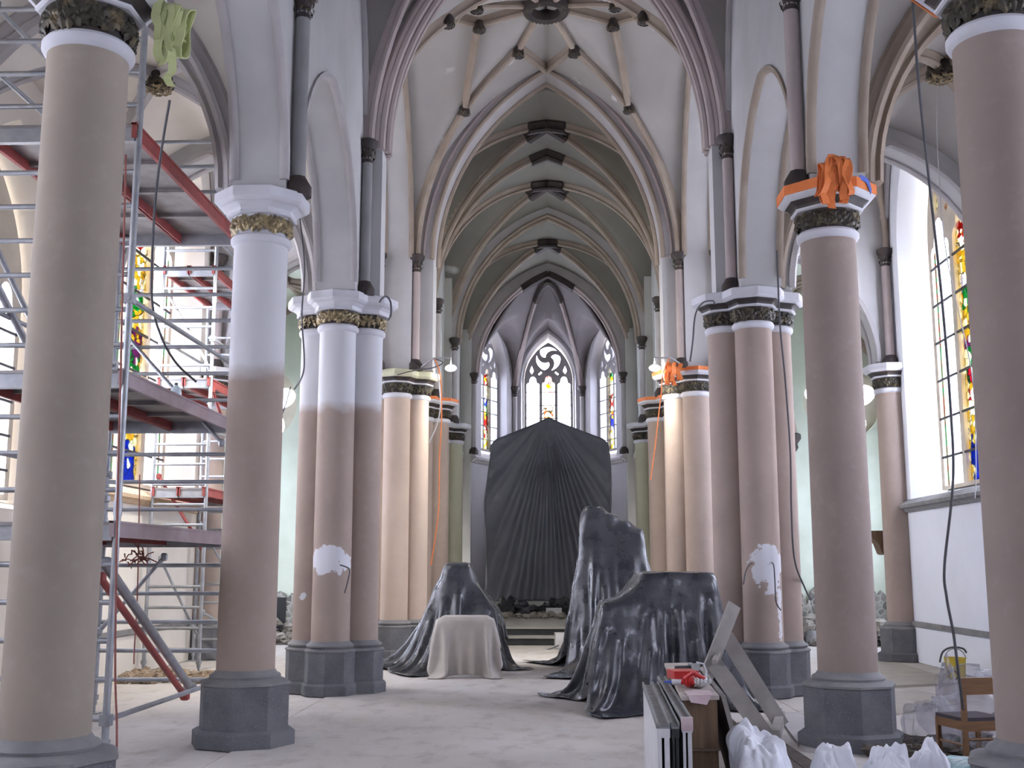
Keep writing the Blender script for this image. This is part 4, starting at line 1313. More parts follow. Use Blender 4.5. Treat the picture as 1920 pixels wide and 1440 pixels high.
cable('thin reddish rope hanging beside the front scaffold pole down to the floor', [at(236, 290, 10.2), at(226, 700, 10.2), at(219, 1000, 10.2), at(216, 1250, 10.2), at(219, 1370, 10.1), at(214, 1428, 10.1), (-3.93, 10.05, -.005)], .010, 'rope_red', 'rope', 'hanging_rope')
cable('thin rope hanging in the scaffold to the right of the reddish rope', [at(262, 890, 13.2), at(258, 1100, 13.2), at(252, 1215, 13.2), at(251, 1245, 13.2)], .008, 'rope_red', 'rope', 'hanging_rope')
cable('grey cable swinging from the yellow green strap bundle down into the scaffold', [at(318, 188, 10.0), at(300, 300, 10.3), at(288, 420, 10.8), at(285, 560, 11.2), at(302, 630, 11.6), at(330, 680, 11.9), at(368, 716, 12.1)], .013)
cable('grey cable hanging down the left clustered pier from beside its capital', [at(562, 410, 15.6), at(571, 500, 15.7), at(566, 590, 15.75), at(570, 690, 15.8), at(552, 730, 16.2)], .012)
cable('grey cable hanging along the right clustered pier to the floor', [at(1457, 470, 15.5), at(1462, 600, 15.6), at(1473, 720, 15.9), at(1482, 850, 15.9), at(1484, 960, 15.9), at(1490, 1050, 15.9), at(1508, 1100, 16.6), at(1520, 1125, 17.2)], .013)
cable('long thick grey cable hanging in front of the right stained glass window', [at(1708, -60, 9.6), at(1722, 150, 9.8), at(1742, 340, 10), at(1766, 560, 10), at(1782, 760, 10), at(1787, 900, 10), at(1771, 1060, 10), at(1775, 1120, 10), at(1788, 1190, 10), at(1797, 1262, 10), at(1806, 1330, 10.2)], .0125)
cable('thin pale cord hanging from the gilded boss of the right aisle vault', [(5.155, 14.0, 8.1), at(1757, 200, 14.0), at(1759, 300, 14.0), at(1775, 480, 14.2), at(1822, 700, 14.4), at(1830, 860, 14.4), at(1828, 935, 14.4)], .007, 'plaster', 'cord', 'hanging_line')
cable('white cable dropping from the left floodlight along the warm lit pier', [at(845, 690, 22.15)+Vector((-.35, .1, .22)), at(822, 712, 22.2), at(826, 760, 22.2), at(818, 800, 22.3), at(804, 830, 22.3)], .014, 'plaster')
cable('orange cable dropping from the left floodlight beside the white cable', [at(845, 690, 22.15)+Vector((-.33, .1, .22)), at(826, 708, 22.1), at(828, 780, 22.1), at(824, 860, 22.1), at(822, 960, 22.1), at(808, 1060, 22.1)], .012, 'orange')
cable('orange cable hanging below the right floodlight', [at(1228, 690, 22.15)+Vector((.3, .1, .22)), at(1243, 700, 21.95), at(1240, 735, 22.0), at(1236, 770, 22.1), at(1228, 840, 22.1), at(1220, 900, 22.1)], .012, 'orange')
cable('dark cable strung from the left floodlight towards the clustered pier', [at(745, 703, 22.2), at(775, 695, 22.2), at(810, 690, 22.2), at(830, 680, 22.2), at(845, 690, 22.15)+Vector((-.36, .1, .22))], .012)
cable('dark cable loops sticking out on top of the left clustered pier abacus', [at(712, 566, 15.95), at(716, 560, 15.8), at(724, 556, 15.6), at(732, 566, 15.6), at(733, 590, 15.6), at(728, 600, 15.9)], .014)
cable('dark cable curving out from the right clustered pier abacus', [at(1340, 570, 15.95), at(1336, 564, 15.7), at(1318, 568, 15.5), at(1304, 590, 15.5), at(1299, 640, 15.5), at(1294, 678, 15.5)], .012)
cable('short wires dangling from the filler patch of the left clustered pier', [at(636, 1060, 16.2), at(640, 1060, 15.87), at(655, 1068, 15.82), at(652, 1090, 15.84), at(646, 1112, 15.86)], .010)
cable('short wires dangling left of the filler patch on the right clustered pier', [at(1412, 1056, 16.1), at(1406, 1058, 15.84), at(1398, 1072, 15.84), at(1394, 1096, 15.86)], .009)
cable('short wires dangling right of the filler patch on the right clustered pier', [at(1442, 1056, 16.1), at(1450, 1058, 15.82), at(1453, 1090, 15.82), at(1455, 1128, 15.84), at(1464, 1144, 15.9)], .009)
cable('dark cable trailing over the chancel steps from the white power box', [at(1058, 1204, 25.2), at(1030, 1217, 25.0), at(990, 1222, 25.3), at(952, 1222, 26.0)], .012)
cable('dark cable running down past the left round chapel window', [at(545, 725, 25.), at(535, 760, 25), at(524, 790, 25)], .014)


# ------------------------------------------------------------------ webbing straps on the capitals
def ribbon(mb, pts, w, side, n=8):
    pts = [Vector(p) for p in pts]; out = []
    for i in range(len(pts)-1):
        p0, p1, p2, p3 = pts[max(0, i-1)], pts[i], pts[i+1], pts[min(len(pts)-1, i+2)]
        for k in range(n):
            t = k/n; out.append(.5*((2*p1)+(p2-p0)*t+(2*p0-5*p1+4*p2-p3)*t*t+(3*p1-p0-3*p2+p3)*t**3))
    out.append(pts[-1]); sd = Vector(side).normalized(); h = .004
    rings = []
    for i, p in enumerate(out):
        d = (out[min(i+1, len(out)-1)]-out[max(i-1, 0)]).normalized(); nn = sd.cross(d).normalized()
        rings.append([p-sd*w/2-nn*h, p+sd*w/2-nn*h, p+sd*w/2+nn*h, p-sd*w/2+nn*h])
    mb.loft(rings)


def strap_bundle(label, c, r, h, m, n, seed, w=.06, tail=.3, group=None, face=-PI/2, squash=.6):
    rng = random.Random(seed); t = thing('strap_bundle', label, 'strap', c, 0, group)
    mb = MB()
    for i in range(n):
        a = rng.uniform(-.5, .5); o = Vector((rng.uniform(-r, r), rng.uniform(-.06, .02), rng.uniform(-.12, .12)*h))
        hh = h*rng.uniform(.55, 1.); dd = rng.uniform(.03, .10); tw = rng.uniform(-.25, .25)
        loop = [o+Vector((tw*hh*math.sin(q)*.5+.015*math.sin(3*q+i), -.03+dd*math.cos(q)+.02*math.sin(2*q+i), -hh*.5+hh*.5*math.sin(q))) for q in [2*PI*k/10+i for k in range(10)]]
        ribbon(mb, loop+[loop[0]], w*rng.uniform(.8, 1.15), (math.cos(a), math.sin(a), rng.uniform(-.2, .2)))
    obj('strap_loops', mb, m, t, local=True, smooth=60)
    if tail:
        mb = MB(); ribbon(mb, [(0, -.05, -h*.7), (.02, -.07, -h-.3*tail), (-.02, -.05, -h-.6*tail), (.015, -.06, -h-tail)], w, (1, .4, 0)); obj('strap_tail', mb, m, t, local=True, smooth=60)
    return t


def band(label, x, y, comp, m, z0=5.63, z1=5.735, sc=1.0, extra=None):
    f = f_comp_oct(.345, .27+.196, PI/8) if comp else f_oct(.29+.195, 0)
    n = 144 if comp else 48; mb = MB()
    rows = [(f, z0), (f, z1)]
    inner = []
    ring = lambda q, z: [(x+(f(2*PI*k/n)-q)*math.cos(2*PI*k/n), y+(f(2*PI*k/n)-q)*math.sin(2*PI*k/n), z) for k in range(n)]
    R4 = [ring(.012, z0), ring(0, z0), ring(0, z1), ring(.012, z1), ring(.012, z0)]
    mb.loft(R4, False, False)
    return tag(obj('strap_band', mb, m, smooth=25), label, 'strap', 'straps tied around the capitals')


SG = 'straps tied around the capitals'
band('orange webbing strap wound around the capital slab of the round right column', 3.0, 11.7, 0, M['orange'])
band('orange webbing strap wound around the clustered pier under the right floodlight', 3.0, YE+.12, 1, M['orange'], 5.66)
band('orange webbing strap around the slim chancel pier on the left', -3.0, 26.75, 1, M['orange'], 5.66)
band('orange webbing strap around the slim chancel pier on the right', 2.98, 26.75, 1, M['orange'], 5.66)
band('orange webbing strap around the capital of the nearest right column', 2.99, 7.12, 0, M['orange'])
strap_bundle('big tangle of orange straps hanging from the round right column capital', (2.93, 11.13, 5.86), .13, .46, M['orange'], 15, 5, .07, 0, SG)
strap_bundle('small tangle of orange straps on the pier below the right floodlight', (2.50, 22.25, 5.75), .12, .42, M['orange'], 9, 8, .09, 0, SG)
p = at(330, 20, 7.3)
strap_bundle('tangle of yellow green straps hanging from the nearest left capital', (p.x, p.y, p.z), .085, .42, M['yellow_strap'], 15, 6, .055, .17, SG)
mb = MB(); ribbon(mb, [at(285, -20, 7.2), at(312, 18, 7.2), at(328, 40, 7.2)], .06, (.5, .2, 1)); tag(obj('strap', mb, M['yellow_strap'], smooth=60), 'yellow green strap running up from the tangle to the nearest left capital', 'strap')
mb = MB(); ribbon(mb, [(3.25, 11.27, 5.745), (3.34, 11.33, 5.72), (3.39, 11.38, 5.62)], .05, (.3, 0, 1))
M['blue'] = pmat('blue_plastic', (.08, .14, .5), rough=.4)
tag(obj('strap_ratchet', mb, M['blue'], smooth=60), 'small blue ratchet on the orange strap of the round right column', 'ratchet')


# ------------------------------------------------------------------ floodlights
def emis(name, c, s):
    m, t, b = newmat(name); b.inputs['Emission Color'].default_value = (*c, 1); b.inputs['Emission Strength'].default_value = s; return m


M['lamp'] = emis('lit_lamp_glass', (1, .96, .9), 60.)
for lb, u, sg in (('lit floodlight on a bracket at the left pier of the chancel arch', 845, -1), ('lit floodlight on a bracket at the right pier of the chancel arch', 1228, 1)):
    c = at(u, 690, 22.15)
    t = thing('floodlight', lb, 'floodlight', c, 0, 'floodlights on the chancel arch')
    el = lambda k, y: [(k*.105*math.cos(2*PI*q/20), y, k*.062*math.sin(2*PI*q/20)) for q in range(20)]
    mb = MB(); mb.loft([el(1.0, .0), el(1.12, .0), el(1.12, .02), el(.9, .10), el(.5, .14)], False, True); obj('housing', mb, M['cable'], t, local=True, smooth=30)
    mb = MB(); mb.loft([el(1.0, .004), el(.55, -.008)], False, True); obj('lamp_glass', mb, M['lamp'], t, local=True, smooth=60)
    mb = MB(); mb.tube([(0, .07, .1), (0, .07, .22), (sg*.35, .1, .22), (sg*.62, .2, .05)], .018, 8); obj('bracket', mb, M['steel'], t, local=True)
    l = bpy.data.lights.new('floodlight_beam', 'SPOT'); l.energy = 260; l.spot_size = R(150); l.spot_blend = .5; l.color = (1, .95, .86); l.shadow_soft_size = .1
    lo = bpy.data.objects.new('floodlight_beam', l); link(lo); lo.location = c+Vector((0, -.06, 0)); lo.rotation_euler = (R(68), 0, sg*R(40))


# ------------------------------------------------------------------ foreground: panels, crate, trestle, sacks, chair
M['white_lacquer'] = pmat('white_lacquered_board', (.62, .62, .64), (.54, .53, .54), 5, rough=.5, bump=.05)
M['grey_metal'] = pmat('dusty_grey_metal', (.20, .21, .21), (.30, .30, .30), 7, rough=.55)
M['dark_wood'] = pmat('dark_brown_wood', (.075, .048, .032), (.125, .085, .055), 4, rough=.65, stretch=(6, 1, 1), bump=.15)
M['board_dark'] = pmat('dark_dusty_board', (.05, .038, .03), (.085, .068, .056), 5, rough=.75, bump=.15)
M['brown_wood'] = pmat('old_brown_wood', (.15, .095, .055), (.10, .06, .036), 5, rough=.7, stretch=(5, 5, .6), bump=.2)
M['dust_top'] = pmat('dusty_whitish_wood', (.46, .41, .37), (.38, .33, .29), 6, rough=.9, bump=.1)
M['pink'] = pmat('pink_paper', (.52, .38, .40), (.60, .50, .50), 9, rough=.8)
M['red'] = pmat('red_plastic', (.55, .03, .03), (.45, .03, .03), 8, rough=.4)
M['grey_plank'] = pmat('weathered_grey_plank', (.36, .335, .32), (.28, .26, .245), 4, rough=.85, stretch=(1, 1, 1), bump=.15)
M['sack'] = pmat('white_woven_sack', (.76, .77, .82), (.68, .69, .75), 5, rough=.7, bump=.9, bscale=8)
M['chair_wood'] = pmat('varnished_beech', (.22, .115, .055), (.17, .09, .045), 6, rough=.45, stretch=(1, 1, 6))
M['seat_cloth'] = pmat('dark_seat_cloth', (.06, .05, .06), rough=.9)

# narrow panels standing on edge beside the crate
def panel(label, x0, y0, x1, y1, w, h, face, post, tapeends=False):
    t = thing('storage_panel', label, 'panel', (x0, y0, 0), 0, 'panels standing beside the wooden crate')
    d = Vector((x1-x0, y1-y0, 0)); L = d.length; d.normalize(); n = Vector((d.y, -d.x, 0))
    P = lambda s, a, z: Vector((x0, y0, 0))+d*s+n*a+Vector((0, 0, z))
    def bx(s0, s1, a0, a1, z0, z1):
        mb.add([P(s, a, z) for z in (z0, z1) for s, a in ((s0, a0), (s1, a0), (s1, a1), (s0, a1))], [(0, 1, 2, 3), (4, 7, 6, 5), (0, 4, 5, 1), (1, 5, 6, 2), (2, 6, 7, 3), (3, 7, 4, 0)])
    mb = MB(); bx(0, L, 0, .012, 0, h-.01); obj('face_board', mb, face, t, smooth=0)
    mb = MB(); bx(0, L, w-.012, w, 0, h-.01); obj('back_board', mb, M['grey_metal'], t, smooth=0)
    mb = MB(); bx(-.004, L, -.006, w+.006, h-.012, h); bx(-.004, L, -.006, .004, h-.012, h+.02); bx(-.004, L, w-.004, w+.006, h-.012, h+.02); obj('top_channel', mb, M['grey_metal'], t, smooth=0)
    mb = MB(); bx(-.002, .025, .0, w*.32, 0, h-.05); bx(-.002, .025, w*.55, w, 0, h-.05); bx(-.004, .02, -.004, w+.004, h-.06, h-.012); obj('end_post', mb, post, t, smooth=0)
    if tapeends:
        mb = MB(); bx(-.008, .03, -.008, w+.008, h-.05, h+.022); obj('red_tape', mb, M['pink'], t, smooth=0)
    return t


panel('white faced panel on edge, leftmost of the three beside the wooden crate', .60, 6.35, .70, 8.55, .062, .90, M['white_lacquer'], M['white_lacquer'])
panel('thin dark grey panel on edge between the white panel and the taped panel', .685, 6.42, .785, 8.7, .035, .89, M['grey_metal'], M['black'])
panel('grey panel on edge with pink tape on its near end, next to the wooden crate', .757, 6.55, .857, 9.05, .05, .90, M['grey_metal'], M['white_lacquer'], True)

t = thing('wooden_crate', 'long narrow dark wooden crate with dusty top carrying red odds and ends', 'crate', (.98, 8.5, 0))
def quad_prism(mb, pl, z0, z1):
    mb.add([(x, y, z0) for x, y in pl]+[(x, y, z1) for x, y in pl], [(3, 2, 1, 0), (4, 5, 6, 7)]+[(i, (i+1) % 4, (i+1) % 4+4, i+4) for i in range(4)])
CR = [(.855, 7.35), (1.075, 7.4), (1.215, 9.9), (1.0, 9.85)]
mb = MB(); quad_prism(mb, CR, 0, .925); obj('body', mb, M['brown_wood'], t, smooth=0)
mb = MB(); quad_prism(mb, [(x+(.012 if i in (1, 2) else -.012), y+(.012 if i > 1 else -.012)) for i, (x, y) in enumerate(CR)], .925, .95); obj('top_board', mb, M['dust_top'], t, smooth=0)
mb = MB()
for z in (.3, .62):
    mb.box((.86, 7.338, z), (1.07, 7.36, z+.012))
obj('end_slat', mb, M['dark_wood'], t, smooth=0)
mb = MB(); mb.add([(.885, 7.36, .953), (1.05, 7.38, .953), (1.06, 7.62, .956), (.97, 7.7, .954), (.89, 7.58, .957)], [(0, 1, 2, 3, 4)]); mb.add([(.885, 7.335, .953), (1.03, 7.345, .953), (1.0, 7.33, .90), (.90, 7.328, .915)], [(0, 1, 2, 3)])
tag(obj('paper_sheet', mb, M['pink'], solid=.004, smooth=0), 'pinkish torn paper lying on the near end of the wooden crate', 'paper')

rng = random.Random(21)
def blob(mb, c, rx, ry, rz, amp=.25, fr=6., seed=0, n=14, m_=9, flat=True):
    rings = []
    for j in range(m_+1):
        ph = -PI/2+PI*j/m_; rr = []
        for i in range(n):
            th = 2*PI*i/n; p = Vector((math.cos(ph)*math.cos(th), math.cos(ph)*math.sin(th), math.sin(ph)))
            k = 1+amp*mnoise.noise(p*fr*.4+Vector((seed*7.3, seed, 0)))*2
            z = p.z*rz*k
            rr.append((c[0]+p.x*rx*k, c[1]+p.y*ry*k, max(c[2]+z, c[2]-rz*.98)))
        rings.append(rr)
    mb.loft(rings)


t = thing('work_gloves', 'pair of red and white work gloves lying on the wooden crate', 'gloves', (.99, 7.85, .955), -.2)
for i, (x, m) in enumerate(((-.035, M['red']), (.045, M['white_lacquer']))):
    mb = MB(); blob(mb, (x, 0, .035), .045, .075, .035, .15, 3, i)
    for q in range(4):
        mb.tube([(x-.03+.02*q, -.05, .04), (x-.034+.022*q, -.09, .055), (x-.036+.024*q, -.115-.006*(q % 2), .035)], .011, 8)
    mb.tube([(x+.035, .0, .035), (x+.06, -.03, .05), (x+.062, -.055, .04)], .012, 8)
    mb.tube([(x, .06, .035), (x, .11, .03)], [.035, .04], 12)
    obj('glove', mb, m, t, local=True)
mb = MB(); mb.tube([(-.06, -.06, .06), (0, -.09, .105), (.07, -.05, .06)], .016, 8); obj('red_cuff', mb, M['red'], t, local=True)
t = thing('tool_box', 'flat red box lying on the wooden crate behind the gloves', 'box', (1.0, 8.45, .955), .15)
mb = MB(); mb.box((-.10, -.07, 0), (.08, .14, .05)); obj('box_body', mb, M['red'], t, local=True, smooth=0)
mb = MB(); mb.box((-.102, -.072, .05), (.082, .142, .058)); obj('lid', mb, M['red'], t, local=True, smooth=0)
t = thing('sealant_tube', 'white and blue tube lying on the wooden crate beside the gloves', 'tube', (.93, 7.95, .975), 0)
mb = MB(); mb.tube([(-.075, .04, 0), (.045, 0, .0)], .02, 12); obj('tube_body', mb, M['white_lacquer'], t, local=True)
mb = MB(); mb.tube([(-.13, .06, 0), (-.075, .04, 0)], [.005, .012], 10); obj('nozzle', mb, M['blue'], t, local=True)
t = thing('hand_tool', 'small black hand tool at the far end of the wooden crate top', 'tool', (1.07, 9.1, .955), .4)
mb = MB(); mb.tube([(-.08, 0, .02), (.05, 0, .02)], .018, 10); obj('handle', mb, M['black'], t, local=True)
mb = MB(); mb.box((.05, -.03, 0), (.12, .03, .05)); obj('tool_head', mb, M['grey_metal'], t, local=True, smooth=0)
mb = MB(); mb.tube([(1.11, 8.2, .957), (1.12, 8.2, 1.03), (1.10, 8.2, 1.08), (1.05, 8.2, 1.09)], .007, 7)
tag(obj('wire_hook', mb, M['white_lacquer']), 'small white wire hook standing on the wooden crate edge', 'hook')
# grey board leaning on the crate
mb = MB(); mb.add([(1.10, 7.6, 0), (1.45, 7.5, 0), (1.52, 9.4, 0), (1.18, 9.5, 0), (1.09, 7.7, .90), (1.12, 7.7, .90), (1.26, 9.45, .93), (1.23, 9.45, .93)], [(3, 2, 1, 0), (4, 5, 6, 7), (0, 1, 5, 4), (1, 2, 6, 5), (2, 3, 7, 6), (3, 0, 4, 7)])
_p, _q = Vector((1.42, 8.55, .02)), Vector((1.195, 8.55, .935)); _s = Vector((.056, 1, 0)).normalized()
mb = MB(); mb.obox(_p, _q, 1.9, .03, up=_s.cross(_q-_p)); tag(obj('leaning_board', mb, M['grey_plank'], smooth=0), 'dark grey board leaning against the right side of the wooden crate', 'board')

# trestle of grey planks
t = thing('plank_trestle', 'folding trestle of pale grey planks standing behind the wooden crate', 'trestle', (2.1, 12.6, 0))
def plank(name, a, b, w, th, up, m=M['grey_plank']):
    mb = MB(); mb.obox(a, b, w, th, up=up); return obj(name, mb, m, t, smooth=0)
tB, tC = at(1362, 1195, 12.75), at(1340, 1245, 12.35)
NF = (-.12, -1, .35)
plank('leg', tB, (2.58, 13.0, .02), .17, .035, NF)
plank('leg', tC, (2.24, 12.0, .02), .17, .035, NF)
plank('long_plank', at(1377, 1134, 12.7), at(1312, 1300, 12.3), .15, .035, (.6, -1, .4))
plank('long_plank', at(1350, 1195, 12.75), at(1300, 1330, 12.2), .09, .03, (-.9, -.5, -.2))
plank('crossbar', tB+Vector((-.02, .08, -.05)), tC+Vector((-.02, -.1, .03)), .05, .04, (0, 0, 1))
plank('foot_beam', (2.28, 11.85, .05), (2.66, 13.45, .05), .09, .16, (0, 0, 1))
# pale floor boards
def slab(label, pl, z0, z1, m, name='floor_board', cat='board'):
    mb = MB(); quad_prism(mb, pl, z0, z1); return tag(obj(name, mb, m, smooth=0), label, cat)
M['pale_board'] = pmat('pale_board', (.44, .42, .42), (.38, .36, .35), 3, rough=.8)
M['tan_board'] = pmat('plywood_sheet', (.40, .36, .31), (.34, .31, .27), 3, rough=.8)
slab('pale board lying on the floor between the trestle and the round right column', [(2.45, 11.35), (2.62, 11.2), (3.05, 14.2), (2.75, 14.3)], 0, .02, M['pale_board'])
slab('large plywood sheet on the right aisle floor in front of the yellow bucket', [(4.9, 17.3), (6.3, 17.9), (6.45, 21.6), (5.3, 21.9)], -.012, .025, M['tan_board'])
slab('narrow plywood sheet on the right aisle floor beside the large sheet', [(4.2, 14.2), (5.5, 15.5), (5.3, 17.0), (4.4, 16.2)], -.012, .015, M['tan_board'])
# stacked dark boards
for i in range(5):
    t5 = slab(('dark brown board, %s of the stack under the trestle' % ('leftmost', 'second from the left', 'middle one', 'second from the right', 'rightmost')[i]),
              [(1.55+.15*i, 8.5-.2*i), (1.645+.15*i, 8.5-.2*i), (1.70+.115*i, 12.3-.35*i), (1.64+.115*i, 12.3-.35*i)], .235-.035*i, .31-.035*i, M['board_dark'], 'dark_board')
    t5['group'] = 'dark boards stacked under the trestle'
mb = MB()
for y in (8.9, 10.2, 11.4): mb.box((1.55, y, 0), (2.3, y+.09, .10))
mb.box((1.62, 8.7, .10), (2.1, 11.2, .10+.0))
for y in (8.9, 10.2, 11.4):
    mb = MB(); mb.add([(1.55, y, 0), (2.32, y, 0), (2.32, y+.09, 0), (1.55, y+.09, 0), (1.55, y, .238), (2.25, y, .095), (2.25, y+.09, .095), (1.55, y+.09, .238)], [(3, 2, 1, 0), (4, 5, 6, 7), (0, 1, 5, 4), (1, 2, 6, 5), (2, 3, 7, 6), (3, 0, 4, 7)])
    tag(obj('support_batten', mb, M['dark_wood'], smooth=0), 'sloped batten carrying the dark board stack', 'batten', 'battens under the dark boards')


def sack(label, x, y, r, h, seed, lean=(0, 0), mat=None, ears=True, cat='sack', squash=1.):
    rng = random.Random(seed); mb = MB(); n = 64; rings = []
    prof = [(.80, 0), (1.0, .05), (1.06, .13), (1.06, .2), (1.05, .3), (1.04, .4), (1.02, .5), (1.0, .58), (.98, .66), (.95, .73), (.91, .80), (.85, .86), (.77, .91), (.66, .95), (.52, .98), (.36, 1.0), (.18, 1.0)]
    t1, t2 = rng.uniform(0, 6), rng.uniform(0, 6)
    for j, (q, z) in enumerate(prof):
        rr = []
        for i in range(n):
            a = 2*PI*i/n; c, s = math.cos(a), math.sin(a)
            e = (abs(c)**3+abs(s)**3)**(-1/3.)
            cr = abs(mnoise.noise((c*2.1+seed, s*2.1, z*4)))
            k = q*r*e*(1+.30*mnoise.noise((c*1.1+seed, s*1.1, z*2.2))+.30*(cr-.2)+.22*(abs(mnoise.noise((c*5.1, s*5.1+seed, z*9)))-.2))
            up = max(0, z-.6)/.4
            px, py = q*c, q*s
            zz = z*h*(1-.10*up)+h*up*(.10*(px*math.cos(t1)+py*math.sin(t1))+.11*mnoise.noise((px*1.5+seed*1.7, py*1.5, 4.))+.15*abs(mnoise.noise((px*3.2+seed, py*3.2, 8.))))
            rr.append((x+c*k+lean[0]*z*z, y+s*k*squash+lean[1]*z*z, max(0, zz)))
        rings.append(rr)
    mb.loft(rings)
    o = obj('rubble_sack', mb, mat or M['sack'], smooth=60)
    md = o.modifiers.new('smooth', 'SUBSURF'); md.levels = md.render_levels = 1
    return tag(o, label, cat, 'white sacks on the floor')


sack('tall white sack standing against the wooden crate, leftmost of the sacks', 1.31, 7.25, .185, .80, 3, (-.03, .05))
sack('white sack standing in front of the plinth of the round right column', 1.79, 7.3, .155, .69, 8, (-.03, 0))
sack('pointed white sack, middle one of the three in front of the round right column', 2.06, 7.2, .145, .70, 14, (.0, 0))
sack('white sack with slanted top, third from the left in front of the round right column', 2.31, 7.4, .135, .66, 20, (.02, 0))
sack('small white sack at the right end of the row of sacks', 2.53, 7.7, .09, .66, 25, (-.02, 0))
M['blue_sack'] = pmat('white_sack_with_cyan_print', (.50, .58, .66), (.08, .36, .55), 7, rough=.6, lo=.56, hi=.60, bump=.2)
sack('low sack with cyan print leaning on the tall white sack', 1.50, 6.85, .15, .52, 31, (.04, 0), M['blue_sack'])
M['teal'] = pmat('teal_plastic_film', (.16, .42, .46), (.42, .50, .52), 5, rough=.3, bump=.3)
sack('teal plastic bag lying under the wooden chair', 3.28, 9.2, .24, .30, 40, (.05, 0), M['teal'], cat='bag')

# chair
t = thing('wooden_chair', 'brown wooden chair standing amid plastic film beside the nearest right column', 'chair', (3.80, 10.62, -.012), R(14))
mb = MB(); mb.box((-.21, -.20, .42), (.21, .22, .455)); obj('seat', mb, M['seat_cloth'], t, local=True, smooth=0)
mb = MB(); mb.box((-.205, -.215, .34), (.205, -.195, .425)); mb.box((-.205, .20, .35), (.205, .22, .425)); mb.box((-.215, -.2, .35), (-.195, .2, .425)); mb.box((.195, -.2, .35), (.215, .2, .425)); obj('seat_rail', mb, M['chair_wood'], t, local=True, smooth=0)
for sx in (-1, 1):
    mb = MB(); mb.obox((sx*.20, -.205, 0), (sx*.20, -.215, .80), .036, .042, up=(0, 1, 0)); obj('back_leg', mb, M['chair_wood'], t, local=True, smooth=0)
    mb = MB(); mb.obox((sx*.20, .20, 0), (sx*.20, .20, .425), .036, .036, up=(0, 1, 0)); obj('front_leg', mb, M['chair_wood'], t, local=True, smooth=0)
    mb = MB(); mb.tube([(sx*.20, -.2, .22), (sx*.20, .2, .22)], .011, 8); obj('stretcher', mb, M['chair_wood'], t, local=True)
mb = MB(); mb.tube([(-.2, -.205, .27), (.2, -.205, .27)], .013, 8); obj('stretcher', mb, M['chair_wood'], t, local=True)
mb = MB(); mb.box((-.22, -.232, .655), (.22, -.212, .80)); o = obj('backrest', mb, M['chair_wood'], t, local=True, smooth=0)

# crumpled clear plastic film
m, tt, b = newmat('clear_plastic_film')
tr = tt.new('ShaderNodeBsdfTransparent'); tr.inputs[0].default_value = (.93, .93, .95, 1)
b.inputs['Base Color'].default_value = (.62, .62, .66, 1); b.inputs['Roughness'].default_value = .18
fr = tt.new('ShaderNodeLayerWeight', i_Blend=.5)
mx = tt.new('ShaderNodeMixShader'); tt.link(tt.math('ADD', tt.math('MULTIPLY', fr.outputs['Facing'], .34), .06), mx.inputs[0]); tt.link(tr.outputs[0], mx.inputs[1]); tt.link(b.outputs[0], mx.inputs[2]); tt.link(mx.outputs[0], tt.n['Material Output'].inputs[0])
n_ = tt.new('ShaderNodeTexVoronoi', i_Scale=7., feature='DISTANCE_TO_EDGE'); tt.link(tt.new('ShaderNodeTexCoord').outputs['Object'], n_.inputs['Vector'])
bp_ = tt.new('ShaderNodeBump', i_Strength=.9, i_Distance=.06); tt.link(n_.outputs['Distance'], bp_.inputs['Height']); tt.link(bp_.outputs[0], b.inputs['Normal'])
M['film'] = m
def film(label, x, y, rx, ry, h, seed, n=44, m_=20):
    mb = MB(); rings = []
    for j in range(m_+1):
        t_ = j/m_; rr = []
        for i in range(n):
            a = 2*PI*i/n; c, s = math.cos(a), math.sin(a)
            q = math.cos(t_*PI/2)**.7
            nz = mnoise.noise((c*1.6+seed, s*1.6, t_*2.5))*.5+abs(mnoise.noise((c*2.6+seed, s*2.6, t_*4)))*.25
            q *= 1+nz
            rr.append((x+c*q*rx, y+s*q*ry, max(-.01, h*math.sin(t_*PI/2)**1.2*(1+nz*.6)-.0)))
        rings.append(rr)
    mb.loft(rings, False, True)
    return tag(obj('plastic_film', mb, M['film'], smooth=180), label, 'plastic film', 'crumpled clear plastic film')
film('tall crumpled clear plastic film behind the wooden chair', 4.42, 12.0, .55, .45, .62, 3)
film('plume of clear plastic film standing up left of the wooden chair', 4.05, 11.9, .12, .14, .72, 9)
film('low crumpled clear plastic film on the floor beside the round right column', 3.78, 11.6, .3, .4, .42, 15)
film('clear plastic film crumpled beneath the wooden chair', 4.3, 10.9, .4, .4, .36, 27)
M['debris'] = pmat('dark_debris', (.045, .038, .032), (.11, .09, .07), 9, rough=.9, bump=.4)
mb = MB(); rng = random.Random(12)
for i in range(150):
    x, y = rng.uniform(3.0, 4.5), rng.uniform(9.3, 12.2); s = rng.uniform(.03, .10)
    blob(mb, (x, y, s*.5), s*1.4, s, s*.6, .3, 5, i, 7, 5)
tag(obj('debris', mb, M['debris'], smooth=0), 'dark scraps of building debris scattered under the chair and plastic film', 'debris', None, 'stuff')
mb = MB(); rng = random.Random(13)
for i in range(6):
    a = rng.uniform(-.5, .5); c = Vector((rng.uniform(3.2, 4.1), rng.uniform(9.5, 10.4), .03+.02*i)); d = Vector((math.cos(a), math.sin(a)*.8, 0))*rng.uniform(.2, .5)
    mb = MB(); mb.obox(c-d, c+d, .07, .02); tag(obj('wood_offcut', mb, M['dark_wood'], smooth=0), 'dark wooden offcut lying on the debris under the chair', 'offcut', 'wooden offcuts under the chair')

